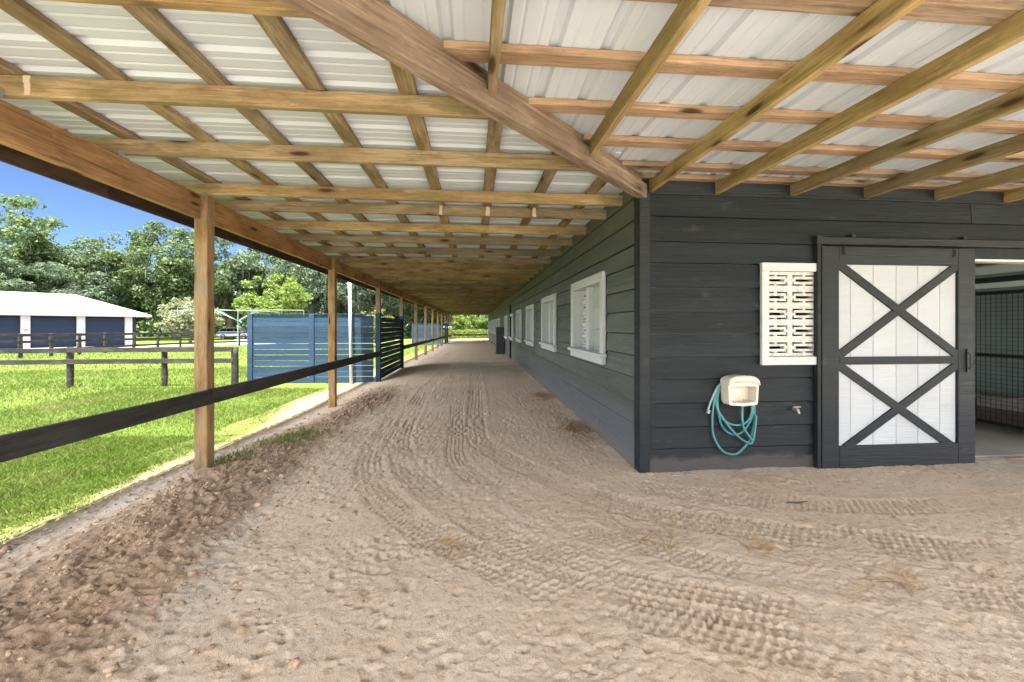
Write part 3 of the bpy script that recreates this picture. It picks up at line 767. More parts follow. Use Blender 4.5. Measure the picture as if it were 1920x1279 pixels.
for x in (.20, 1.235):
    q = MB(); q.box(x - .019, x + .019, -.044, -.0368, 1.79, 1.866, .003); q.box(x - .011, x + .011, -.050, -.0442, 1.80, 1.85, .002)
    q.build('hanger', 'trim_dark', door, DF)
q = MB(); q.box(1.338, 1.348, -.05, -.0365, .80, 1.0, .002); q.tube([(1.343, -.05, .97), (1.343, -.068, .95), (1.343, -.070, .90), (1.343, -.068, .85), (1.343, -.05, .83)], .004, 8)
q.tube([(1.36, -.045, .93), (1.40, -.05, .91), (1.405, -.05, .87), (1.365, -.045, .82)], .003, 6)
q.build('handle', 'black_metal', door, DF)
q = MB(); q.box(2.86, 6.2, YW - .060, YW - .024, 1.888, 1.950, .003); q.box(2.86, 2.905, YW - .068, YW - .0605, 1.90, 1.962, .002)
for x in (3.2, 4.25): q.box(x - .02, x + .02, YW - .064, YW - .022, 1.951, 1.975, .002)
q.build('door_track', 'trim_dark', barn, Matrix.Identity(4))
# door post strip at its left edge
MB().box(2.862, 2.893, YW - .068, YW - .023, -.03, 1.885, .003).build('door_stop', 'trim_dark', barn, Matrix.Identity(4))

# ---- porch: posts, eave beam, rafters, purlins, hip, sheets
ZR = 2.300                       # underside of the rafters
RD = .098                        # rafter depth
rf = MB(); rf.add([(XW - .05, YW - .05, 2.50), (XE + .2, YW - .05, 2.50), (XE + .2, YE + .2, 2.50), (XW - .05, YE + .2, 2.50), ((XW + XE) / 2, YW + 3.6, 4.1), ((XW + XE) / 2, YE + .2, 4.1)],
   [(0, 1, 4), (1, 2, 5, 4), (3, 0, 4, 5), (2, 3, 5)])
roof = rf.build('roof', 'roof_sheet', barn, Matrix.Identity(4))
SF = .02                         # fall of the front porch
zf = lambda y: ZR - SF * (YW - y)
hipx = lambda y: y - 1.92        # line of the hip in plan
# rafters of the long porch
RY = [.15, .85, 1.545, 2.215, 2.90, 3.715, 4.19, 4.94, 5.645, 6.43, 7.29]
while RY[-1] < 41.3: RY.append(RY[-1] + .715)
for y in RY:
    xr = min(XW - .006, hipx(y) - .05)
    if xr < -2.2: continue
    beam('rafter', (-2.60, y - .02, ZR + RD / 2 + random.uniform(-.006, .006)), (xr, y - .02, ZR + RD / 2 + random.uniform(-.004, .004)), .040, RD, 'rafter_pine', roof)
# front rafters and jacks
for x in [-1.28, -.61, .06, .73, 1.425, 1.996, 2.662, 3.342, 4.015, 4.70, 5.37, 6.04, 6.71, 7.38, 8.05, 8.72]:
    yt = min(YW - .008, x + 1.92 - .05)
    if yt < -.3: continue
    beam('rafter', (x + .02, -.62, zf(-.62) + RD / 2), (x + .02, yt, zf(yt) + RD / 2), .042, RD, 'rafter_gold', roof)
def ragged(x, y, wd):
    z0, z1 = ZR + .004, ZR + RD - .002; n = 9; L_ = [random.uniform(-.35, .35) for _ in range(n + 1)]; Rr = [random.uniform(-.35, .35) for _ in range(n + 1)]
    mb = MB(); vs = []
    for i in range(n + 1):
        z = z0 + (z1 - z0) * i / n; vs += [(x - wd * (.5 + L_[i] * .5), y - .0215, z), (x + wd * (.5 + Rr[i] * .5), y - .0215, z), (x + wd * .4, y - .012, z), (x - wd * .4, y - .012, z)]
    fs = [(4 * i + j, 4 * i + (j + 1) % 4, 4 * i + 4 + (j + 1) % 4, 4 * i + 4 + j) for i in range(n) for j in range(4)] + [(0, 1, 2, 3), (4 * n + 3, 4 * n + 2, 4 * n + 1, 4 * n)]
    mb.add(vs, fs).build('foam_strip', 'foam_pale', roof, Matrix.Identity(4))
plain('foam_pale', (.48, .38, .28), .9)
for x, y, wd in ((-.92, 4.17, .018), (-.335, 4.17, .030), (.13, 4.17, .034), (.60, 4.17, .034), (-2.13, 2.195, .030)): ragged(x, y, wd)
# purlins of the long porch, on the flat
for i in range(9):
    x = -2.215 + .468 * (i - 1) if i else -2.62
    y0 = max(-.6, x + 1.92 + .03)
    pts = [y0] + [q for q in np.arange(y0 + 4.2 - (i % 3) * 1.1, 41, 4.88)] + [42.25]
    for a, b in zip(pts[:-1], pts[1:]):
        if b - a < .4: continue
        beam('purlin', (x, a + .001, ZR + RD + .019), (x, b - .001, ZR + RD + .019), .089, .037, 'purlin_pine', roof, seg=.8)
# purlins of the front porch
for y in (3.262, 3.02, 2.62, 2.215, 1.80, 1.39, .99, .58, .17, -.24, -.60):
    x0 = hipx(y) - .01
    beam('purlin', (x0, y, zf(y) + RD + .019), (5.4, y, zf(y) + RD + .019), .089, .037, 'purlin_pink', roof, seg=.8)
    beam('purlin', (5.402, y, zf(y) + RD + .019), (9.5, y, zf(y) + RD + .019), .089, .037, 'purlin_pink', roof, seg=.8)
# hip: a deep board with a thicker lower board against its camera side
hd = Vector((-1, -1, 0)).normalized(); hn = Vector((1, -1, 0)).normalized()
p0 = Vector((XW - .004, YW - .004, 0)); p1 = p0 + hd * 5.15
def hip_board(name, off, wd, z0a, z0b, h0, m):
    a = p0 + hn * off + Vector((0, 0, z0a + h0 / 2)); b = p1 + hn * off + Vector((0, 0, z0b + h0 / 2))
    return beam(name, a + hd * .04, b, wd, h0, m, roof, wob=.002, end=(0, 0))
hip_board('hip_beam', 0, .044, 2.240, 2.178, .185, 'hip_pine')
hip_board('hip_beam', .043, .040, 2.232, 2.170, .110, 'hip_pine')
# sheets
def rib(u):
    """height of the sheet profile above its pan"""
    q = (u % .2286); z = 0.
    d_ = abs(q - .1143)
    if d_ < .030: z = .019 * min(1, (.030 - d_) / .014)
    for c in (.038, .1906):
        if abs(q - c) < .010: z = .004 * (1 - abs(q - c) / .010)
    return z
def prof(a, b):
    us = []
    base = math.floor(a / .2286)
    for kx in range(base, int(b / .2286) + 2):
        for q in (0, .028, .038, .048, .0843, .0983, .1303, .1443, .1806, .1906, .2006):
            u = kx * .2286 + q
            if a <= u <= b: us.append(u)
    return [a] + us + [b]
mb = MB(); us = prof(-.72, 42.35); zs_ = ZR + RD + .0395; vs = []; fs = []
for u in us:
    xm = min(XW + .03, hipx(u) + .16); xm = max(xm, -2.66); z = zs_ + rib(u)
    vs += [(-2.68, u, z - .004), (xm, u, z + .002)]
for i in range(len(us) - 1):
    fs.append((2 * i, 2 * i + 1, 2 * i + 3, 2 * i + 2))
mb.add(vs, fs); mb.build('roofing_sheet', 'roof_sheet', roof, Matrix.Identity(4), fix=False)
mb = MB(); us = prof(-2.62, 9.6); vs = []; fs = []
for u in us:
    ym = min(YW + .03, u + 1.92); ym = max(ym, -.70)
    vs += [(u, -.72, zf(-.72) + RD + .0395 + rib(u)), (u, ym, zf(ym) + RD + .0395 + rib(u))]
for i in range(len(us) - 1): fs.append((2 * i, 2 * i + 2, 2 * i + 3, 2 * i + 1))
mb.add(vs, fs); mb.build('roofing_sheet', 'roof_sheet', roof, Matrix.Identity(4), fix=False)
# eave beam, in lengths between posts, and the fascia outside it
PY = [-.36] + [3.73 + 3.18 * i for i in range(13)]
for a, b in zip(PY[:-1], PY[1:]):
    beam('eave_beam', (-2.308, a, 2.197), (-2.308, b - .002, 2.197), .046, .203, 'beam_pine', barn, wob=.002)
beam('eave_beam', (-2.308, PY[-1], 2.197), (-2.308, 42.2, 2.197), .046, .203, 'beam_pine', barn, wob=.002)
beam('eave_beam', (-2.3, -.40, 2.09), (9.4, -.40, 2.09), .046, .24, 'beam_pine', barn, wob=.002)
for a in np.arange(-.7, 42, 4.0):
    beam('fascia', (-2.70, a, 2.29), (-2.70, min(a + 3.998, 42.3), 2.29), .022, .30, 'fascia_brown', barn, wob=.004)
for i, y in enumerate(PY):
    zb = bz(-2.285, y) - .25
    o = beam('post', (-2.285, y, zb), (-2.285, y, 2.299), .104, .104, 'post_pine', barn, upv=(0, 1, 0), wob=.0015, ch=.006)
    if i in (3, 4, 10, 11):        # painted where the slat screens are nailed on
        zt_ = 1.50 if i < 9 else 1.38
        MB().box(-2.339, -2.231, y - .054, y + .054, zb + .05, zt_, .002).build('painted_sleeve', 'blue_paint', o, Matrix.Identity(4))
for x in (.9, 3.6, 6.4, 9.3): beam('post', (x if x > 1 else 9.35, -.42, -.2) if x > 1 else (9.35, -.42, -.2), (x if x > 1 else 9.35, -.42, 1.97), .104, .104, 'post_pine', barn, upv=(0, 1, 0)) if x > 9 else None
# hurricane ties where rafters cross the beam
for y in RY[3:12]:
    MB().box(-2.268, -2.228, y - .0435, y - .0405, 2.285, 2.322).build('tie_plate', 'steel', barn, Matrix.Identity(4))

# ================================================================== rails between the posts
rail = empty('rail_fence', (-2.24, 3.7, 0)); tag(rail, 'single dark painted board rail running from post to post along the dirt path', 'rail')
zr = lambda y: .605 + (.012 * (3.7 - y) if y < 3.7 else -.0085 * (y - 3.7)) * 1.0
for i in range(len(PY) - 1):
    a, b = PY[i], PY[i + 1]
    if i in (3, 10): continue                       # gaps closed by the slat screens
    a2 = .2 if i == 0 else a
    beam('rail', (-2.212, a2 + (.05 if i == 3 else -.045 * (i > 0)), zr(a2)), (-2.212, b + (-.047 if True else 0), zr(b)), .038, .122, 'rail_dark', rail)
# across the far end
beam('rail', (-2.2, 41.93, .28), (XW - .05, 41.93, .28), .038, .122, 'rail_dark', rail)

# ================================================================== hose hanger, hose, tap
HM = Matrix.Translation((2.157, YW - .024, .675))
hg = MB(); n = 20
def arch(wid, zlo, zsh, ztop, n=14):
    """closed outline: flat bottom with rounded corners, bulging sides, arched top"""
    pts = [(-wid * .93, zlo + .012), (-wid * .85, zlo), (0, zlo - .010), (wid * .85, zlo), (wid * .93, zlo + .012), (wid, zsh)]
    for i in range(1, n): a = math.pi * i / n; pts.append((math.copysign(abs(math.cos(a)) ** .72, math.cos(a)) * wid, zsh + (ztop - zsh) * math.sin(a) ** .8))
    pts.append((-wid, zsh)); return pts
def ring(outer, inner, y0, y1):
    m_ = MB(); k_ = len(outer)
    v_ = [(a, y0, b) for a, b in outer] + [(a, y0, b) for a, b in inner] + [(a, y1, b) for a, b in outer] + [(a, y1, b) for a, b in inner]
    f_ = []
    for i in range(k_):
        j = (i + 1) % k_
        f_ += [(i, j, k_ + j, k_ + i), (2 * k_ + i, 3 * k_ + i, 3 * k_ + j, 2 * k_ + j), (i, 2 * k_ + i, 2 * k_ + j, j), (k_ + i, k_ + j, 3 * k_ + j, 3 * k_ + i)]
    return m_.add(v_, f_)
hanger = MB().prism(arch(.128, -.108, .06, .118), -.018, 0).build('hose_hanger', 'plastic_cream', None, HM)
tag(hanger, 'cream plastic hose hanger with arched hood on the dark front wall', 'hose hanger')
o1, i1 = arch(.132, -.114, .06, .122), arch(.112, -.090, .030, .036)
sh = ring(o1, i1, -.115, -.0185).build('storage_bin', 'plastic_cream', hanger, HM)
sh.modifiers.new('bevel', 'BEVEL').width = .006
hd_ = MB(); outer = [(x, z) for x, z in arch(.134, -.0, .055, .126) if z > .02]
q = []
for t_ in range(6):
    f = t_ / 5; q.append([(x * (1 - .06 * (1 - f)), -.122 + .05 * (1 - f) ** 2 * 0 - .0 - .012 * math.sin(math.pi * f), .035 + (z - .035) * (1 - .62 * (1 - f))) for x, z in outer])
kx = len(outer); vs = [p for r_ in q for p in r_]; fs = []
for a in range(5):
    for b in range(kx - 1): fs.append((a * kx + b, a * kx + b + 1, (a + 1) * kx + b + 1, (a + 1) * kx + b))
hd_.add(vs, fs); ho = hd_.build('hood', 'plastic_cream', hanger, HM, smooth=True)
sm = ho.modifiers.new('solid', 'SOLIDIFY'); sm.thickness = .008
mb = MB(); mb.box(-.075, .025, -.030, -.0185, -.075, .022, .003)
for x, z in ((-.055, -.06), (.01, -.06), (-.055, .012), (.01, .012)): mb.box(x - .004, x + .004, -.034, -.0302, z - .004, z + .004)
mb.build('back_plate', 'plastic_cream', hanger, HM)
# the hose
def smooth_path(pts, step=.012):
    p = np.array(pts); out = []
    for i in range(len(p) - 1):
        p0, p1, p2, p3 = p[max(i - 1, 0)], p[i], p[i + 1], p[min(i + 2, len(p) - 1)]
        n = max(2, int(np.linalg.norm(p2 - p1) / step))
        for t in np.linspace(0, 1, n, endpoint=False): out.append(.5 * (2 * p1 + (p2 - p0) * t + (2 * p0 - 5 * p1 + 4 * p2 - p3) * t ** 2 + (3 * p1 - p0 - 3 * p2 + p3) * t ** 3))
    out.append(p[-1]); return [tuple(x) for x in out]
HY = YW - .033
def hp(l, dy): return [(x, HY + dy * min(1, max(0, (.58 - z) / .12)) + .003 * math.sin(i * 1.7), z) for i, (x, z) in enumerate(l)]
big = [(2.09, .735), (2.03, .705), (1.985, .645), (1.956, .517), (1.949, .407), (1.956, .312), (1.988, .229), (2.038, .166), (2.096, .141), (2.161, .142), (2.219, .189), (2.278, .263), (2.311, .372), (2.318, .482), (2.311, .565), (2.285, .64), (2.23, .72), (2.15, .745)]
l2 = [(2.10, .73), (2.03, .685), (2.002, .611), (1.992, .516), (2.01, .454), (2.074, .401), (2.147, .383), (2.205, .392), (2.256, .428), (2.281, .483), (2.289, .538), (2.282, .60), (2.24, .70), (2.16, .73)]
l3 = [(2.08, .725), (2.015, .68), (1.988, .571), (1.999, .475), (2.02, .392), (2.067, .33), (2.125, .304), (2.183, .313), (2.234, .353), (2.278, .421), (2.30, .496), (2.30, .58), (2.26, .69), (2.17, .735)]
dg = [(1.98, .60), (1.988, .516), (2.031, .433), (2.096, .35), (2.161, .286), (2.219, .247), (2.262, .232), (2.285, .27), (2.305, .37), (2.312, .46)]
d2 = [(2.225, .60), (2.213, .55), (2.19, .492), (2.183, .423), (2.198, .361), (2.234, .305), (2.27, .258)]
hm = MB()
for l, dy in ((big, -.012), (l2, -.030), (l3, -.020), (dg, -.040), (d2, -.050)): hm.tube(smooth_path(hp(l, dy)), .0088, 8)
hose = hm.build('garden_hose', 'hose_teal', None, Matrix.Identity(4), smooth=True)
tag(hose, 'teal green garden hose looped over the hanger on the dark wall', 'garden hose')
ht = MB(); ht.tube(smooth_path(hp([(2.08, .725), (2.02, .712), (1.981, .66), (1.941, .578), (1.905, .507)], -.035)), .0085, 8)
ht.build('hose_end', 'hose_pale', hose, Matrix.Identity(4), smooth=True)
ht = MB(); ht.tube([(1.907, HY - .035, .512), (1.895, HY - .035, .487)], .0125, 10); ht.build('nozzle', 'hose_pale', hose, Matrix.Identity(4))
tp = MB(); tp.tube([(2.68, YW - .02, .50), (2.68, YW - .075, .50)], .011, 10); tp.tube([(2.68, YW - .07, .505), (2.68, YW - .085, .47)], .010, 10)
tap = tp.build('tap', 'brass', None, Matrix.Identity(4)); tag(tap, 'small pale metal tap low on the dark front wall beside the sliding door', 'tap')
MB().box(2.645, 2.715, YW - .066, YW - .054, .517, .527, .003).build('handle', 'brass', tap, Matrix.Identity(4))
MB().tube([(2.68, YW - .06, .508), (2.68, YW - .06, .518)], .006, 8).build('stem', 'brass', tap, Matrix.Identity(4))

# cabinet by the long wall
CM = Matrix.Translation((1.10, 18.35, dirt_z(1.0, 18.0) - .01))
cb = MB().box(-.165, .22, -.16, .22, 0, 1.20, .01).build('cabinet', 'cabinet_dark', None, CM)
tag(cb, 'tall narrow dark cabinet standing against the long wall beyond the windows', 'cabinet')
MB().box(-.15, .205, -.176, -.162, .03, 1.17, .004).build('door', 'cabinet_dark', cb, CM)
MB().box(.15, .17, -.192, -.177, .55, .68, .002).build('handle', 'steel', cb, CM)

# ================================================================== slat screens
def slat_panel(mb, L, z0, z1, n, gaps, tilt=.004):
    """horizontal boards along local X, gaps in metres above each board"""
    hgt = (z1 - z0) / n
    for i in range(n):
        g = gaps[i % len(gaps)]; a = random.uniform(-tilt, tilt); b = random.uniform(-tilt, tilt); zlo, zhi = z0 + i * hgt, z0 + (i + 1) * hgt - g
        m = 3
        vs = []; fs = []
        for k_ in range(m + 1):
            x = L * k_ / m; dz = a + (b - a) * k_ / m + random.uniform(-.002, .002); dy = random.uniform(-.003, .003)
            vs += [(x, -.010 + dy, zlo + dz), (x, .010 + dy, zlo + dz), (x, .010 + dy, zhi + dz), (x, -.010 + dy, zhi + dz)]
        for k_ in range(m):
            for j in range(4): fs.append((k_ * 4 + j, k_ * 4 + (j + 1) % 4, k_ * 4 + 4 + (j + 1) % 4, k_ * 4 + 4 + j))
        fs += [(3, 2, 1, 0), (m * 4, m * 4 + 1, m * 4 + 2, m * 4 + 3)]
        mb.add(vs, fs)
def screen(y0, y1, xl, zt, label, xm=None, gaps=(.010,), gaps2=(.022,)):
    zb = bz(xl, y0) - .01
    s = empty('slat_fence', (xl, y0, zb)); tag(s, label, 'slat fence', 'blue slat screens')
    zb2 = bz(-2.3, y0)
    xs_ = [xl] + ([xm] if xm else []) + [-2.34]
    for x in xs_[:-1]:
        MB().box(x - .055, x + .055, y0 - .055, y0 + .04, bz(x, y0) - .2, zt, .004).build('post', 'blue_paint', s, Matrix.Identity(4))
    for a, b in zip(xs_[:-1], xs_[1:]):
        mb = MB(); slat_panel(mb, b - a - .112 if b > -2.4 else b - a - .112, zb + .02, zt - .02, 12, gaps)
        mb.build('slat_panel', 'blue_paint', s, Matrix.Translation((a + .056, y0 - .012, 0)))
    mb = MB(); mb.box(xl - .05, -2.345, y0 - .045, y0 + .04, zt + .001, zt + .018, .002); mb.build('cap_board', 'blue_paint', s, Matrix.Identity(4))
    mb = MB(); slat_panel(mb, y1 - y0 - .11, bz(-2.28, (y0 + y1) / 2) + .03, zt - .05, 12, gaps2)
    mb.build('slat_panel', 'blue_paint', s, Matrix.Translation((-2.285, y0 + .055, 0)) @ Matrix.Rotation(R(90), 4, 'Z'))
    return s
screen(PY[3], PY[4], -5.17, 1.465, 'blue painted slat screen round the nearer wash bay, white pole in front', -3.80, (.009, .007, .012, .008, .010, .016, .009, .010, .008, .006, .007, .006), (.014, .018, .013, .022, .015, .018, .024, .017, .018, .014, .012, .011))
screen(PY[10], PY[11], -4.75, 1.36, 'blue painted slat screen seen far down the porch past several posts', None)
# white pole
wp = MB().tube([(-2.83, 9.80, bz(-2.8, 9.8) - .02), (-2.862, 9.84, 1.4), (-2.90, 9.88, 2.75)], .034, 14).build('pole', 'pvc_white', None, Matrix.Identity(4), smooth=True)
tag(wp, 'white plastic pole leaning in front of the blue slat screen', 'pole')

# ================================================================== paddock fences
def post_mb(x, y, z0, z1, r):
    mb = MB(); n = 6
    pts = [(x + random.uniform(-.006, .006), y + random.uniform(-.006, .006), z0 + (z1 - z0) * i / n) for i in range(n + 1)]
    mb.tube(pts, [r * random.uniform(.94, 1.06) for _ in pts], 10); return mb
pf = empty('paddock_fence', (-8.74, 9.8, bz(-8.74, 9.8))); tag(pf, 'weathered two rail paddock fence with stout posts crossing the lawn to the blue screen', 'fence', 'wooden paddock fences')
for x in (-5.36, -6.83, -8.75, -10.7, -12.6, -14.5):
    z = bz(x, 9.8); post_mb(x, 9.8, z - .3, .735 if x < -6 else .72, .056 if x < -6 else .075).build('post', 'fence_old', pf, Matrix.Identity(4), smooth=True)
xs_ = [-5.36, -8.75, -12.6, -16.4]
for a, b in zip(xs_[:-1], xs_[1:]):
    for z, h_ in ((.670, .10), (.418, .10)):
        beam('rail', (a, 9.73, z + random.uniform(-.01, .01)), (b + .004, 9.73, z + random.uniform(-.01, .01)), .03, h_ * 1.02, 'fence_old', pf, wob=.006)
# far fence: from the left foreground towards the car
def wpt(u, depth):
    ya = math.atan(70 / 775.); rr = (u - 960) / 775. * depth
    return (math.sin(ya) * depth + math.cos(ya) * rr, math.cos(ya) * depth - math.sin(ya) * rr)
ff = empty('paddock_fence', (*wpt(95, 19.9), 0)); tag(ff, 'grey three rail paddock fence running back past the white roofed garage', 'fence', 'wooden paddock fences')
fu = [(-70, 17.2), (-15, 18.0), (38, 18.9), (96, 20.1), (149, 21.4), (197, 22.9), (251, 25.0), (296, 27.0), (338, 29.2), (395, 31.5), (449, 34.), (520, 37.5), (600, 42)]
fp = []
for u, dpt in fu:
    x, y = wpt(u, dpt); z = bz(x, y); fp.append((x, y, z))
    post_mb(x, y, z - .2, z + 1.13, .075).build('post', 'fence_old', ff, Matrix.Identity(4), smooth=True)
for (a, b) in zip(fp[:-1], fp[1:]):
    for h_, t_ in ((1.05, .13), (.74, .12), (.34, .12)):
        beam('rail', (a[0] + .06, a[1] - .09, a[2] + h_), (b[0] + .055, b[1] - .09, b[2] + h_), .03, t_, 'fence_old', ff)
# hedge and fence beyond the end of the porch built with the plants below

# ================================================================== garage
gA, gB = Vector((-32.9, 31.9, 0)), Vector((-28.6, 37.9, 0)); gd = (gB - gA).normalized(); gn = Vector((-gd.y, gd.x, 0))   # gn points away from the camera
GL, GD = 15.2, 7.5
g0 = gB - gd * GL; gz = bz(-31, 35) - .02
GM = Matrix((gd, gn, Vector((0, 0, 1)))).transposed().to_4x4(); GM.translation = (g0.x, g0.y, gz)
gar = link(bpy.data.objects.new('garage', None), None, GM); tag(gar, 'low garage with pale hipped roof, white pillars and navy roller doors behind the far fence', 'garage')
EH = 2.58; ov = .75
MB().box(0, GL, .25, GD, 0, EH).build('wall', 'navy_paint', gar, GM)
r = MB(); x0, x1, y0, y1 = -ov, GL + ov, -ov, GD + ov; rz = EH + 1.72
vs = [(x0, y0, EH), (x1, y0, EH), (x1, y1, EH), (x0, y1, EH), (x0 + 3.6, GD / 2, rz), (x1 - 3.6, GD / 2, rz), (x0, y0, EH - .16), (x1, y0, EH - .16), (x1, y1, EH - .16), (x0, y1, EH - .16)]
r.add(vs, [(0, 1, 5, 4), (1, 2, 5), (2, 3, 4, 5), (3, 0, 4), (0, 6, 7, 1), (1, 7, 8, 2), (2, 8, 9, 3), (3, 9, 6, 0), (6, 9, 8, 7)])
r.build('roof', 'garage_roof', gar, GM)
xc_ = GL - .55
doors = []
for i in range(5):
    MB().box(xc_ - .23, xc_ + .23, -.02, .24, 0, EH - .162, .01).build('pillar', 'garage_pillar', gar, GM)
    nx_ = xc_ - 2.85
    dm = MB()
    for s_ in range(14): dm.box(nx_ + .26, xc_ - .26, .16 - .012 * (s_ % 2), .24, .02 + s_ * .165, .017 + (s_ + 1) * .165)
    dm.build('roller_door', 'navy_paint', gar, GM)
    if i == 2 - 0: pass
    xc_ = nx_
MB().box(GL - .55 - 5.7 - .10, GL - .55 - 5.7 + .12, -.045, -.021, 1.28, 1.46).build('wall_sign', 'steel', gar, GM)
# drive
dv = MB()
pts = [gA - gd * 18 - gn * .2, gB + gd * 1.2 - gn * .2, gB + gd * 9 + gn * 2, Vector((-33, 60, 0)), Vector((-12, 62, 0)), Vector((-9, 50, 0)), Vector((-19, 38.5, 0)), Vector((-23.5, 33.5, 0)), Vector((-27, 27, 0)), Vector((-37, 14, 0))]
cen = sum(pts, Vector()) / len(pts)
vs = [(p.x, p.y, bz(p.x, p.y) + .035) for p in pts]
mb = MB(); mb.add(vs, [tuple(range(len(pts)))]); dm = mb.build('driveway', 'drive_pale', None, Matrix.Identity(4)); tag(dm, kind='structure')

# ================================================================== car
cxy = wpt(445, 60); CZ = bz(*cxy)
CMt = Matrix.Translation((cxy[0], cxy[1], CZ + .04)) @ Matrix.Rotation(R(-3), 4, 'Z')
car = link(bpy.data.objects.new('parked_car', None), None, CMt); tag(car, 'silver estate suv parked on the pale drive under the trees', 'car')
def loft(prof_side, wfun, mats):
    """side outline (x,z) skinned across the width, narrowing towards the top"""
    mb = MB(); n = len(prof_side); vs = []
    for s in (-1, -.86, .86, 1):
        for x, z in prof_side:
            vs.append((x * (1 if abs(s) < 1 else .985), s * wfun(z), z if abs(s) < 1 else z - .03 * (z > .9)))
    fs = []
    for a in range(3):
        for i in range(n): fs.append((a * n + i, a * n + (i + 1) % n, (a + 1) * n + (i + 1) % n, (a + 1) * n + i))
    fs += [tuple(range(n))[::-1], tuple(range(3 * n, 4 * n))]
    return mb.add(vs, fs)
side = [(-2.35, .42), (-2.38, .75), (-2.30, 1.02), (-2.18, 1.10), (-1.95, 1.50), (-1.75, 1.62), (-.6, 1.68), (.35, 1.64), (.62, 1.55), (1.30, 1.08), (2.10, .98), (2.32, .82), (2.38, .55), (2.30, .32), (1.85, .28), (-1.9, .28)]
loft(side, lambda z: .93 if z < 1.05 else .93 - .26 * (z - 1.05) / .6, 'x').build('body', 'car_silver', car, CMt)
for s in (-1, 1):
    wy = lambda z: s * (.935 - .26 * (z - 1.05) / .6 + .012)
    for pg in ([(-1.98, 1.12), (-1.80, 1.48), (-1.05, 1.55), (-1.05, 1.12)], [(-.98, 1.12), (-.98, 1.55), (-.02, 1.57), (-.02, 1.12)], [(.05, 1.12), (.05, 1.57), (.42, 1.52), (1.05, 1.12)]):
        q = MB(); q.add([(x, wy(z), z) for x, z in pg] + [(x, wy(z) - s * .02, z) for x, z in pg], [(0, 1, 2, 3), (7, 6, 5, 4), (0, 4, 5, 1), (1, 5, 6, 2), (2, 6, 7, 3), (3, 7, 4, 0)]); q.build('window', 'car_glass', car, CMt)
    for x in (-1.45, 1.45):
        t = MB().tube([(x, s * .72, .36), (x, s * .95, .36)], .36, 20).build('wheel', 'tyre_black', car, CMt)
        MB().tube([(x, s * .90, .36), (x, s * .962, .36)], .23, 14).build('rim', 'rim_silver', t, CMt)
    MB().box(-2.36, -2.20, s * .70 - .12, s * .70 + .22 * (s > 0) + .12 * 0 + (.02 if s < 0 else 0), .86, 1.02).build('tail_light', 'lamp_red', car, CMt)
    MB().box(2.20, 2.36, min(s * .55, s * .88), max(s * .55, s * .88), .74, .86).build('headlight', 'rim_silver', car, CMt)

# ================================================================== horse walker
hx, hy = wpt(446, 29); hz = bz(hx, hy)
hw = empty('horse_walker', (hx, hy, hz)); tag(hw, 'pale teal metal horse walker with long arms behind the blue screen', 'horse walker')
MB().tube([(hx, hy, hz - .1), (hx, hy, hz + 2.75)], .024, 10).build('pole', 'teal_metal', hw, Matrix.Identity(4))
for a in (3.05, -.12, 1.35, 4.4):
    L_ = 4.7 if abs(math.cos(a)) > .7 else 4.2
    e = Vector((math.cos(a), math.sin(a), 0))
    q = MB(); c0 = Vector((hx, hy, hz + 2.62)); q.tube([c0, c0 + e * L_ * .5 + Vector((0, 0, .05)), c0 + e * L_ + Vector((0, 0, .02))], .018, 8); q.tube([Vector((hx, hy, hz + 1.9)), c0 + e * 1.5], .022, 6)
    q.tube([c0 + e * L_, c0 + e * L_ - Vector((0, 0, .35))], .012, 6)
    q.build('arm', 'teal_metal', hw, Matrix.Identity(4))

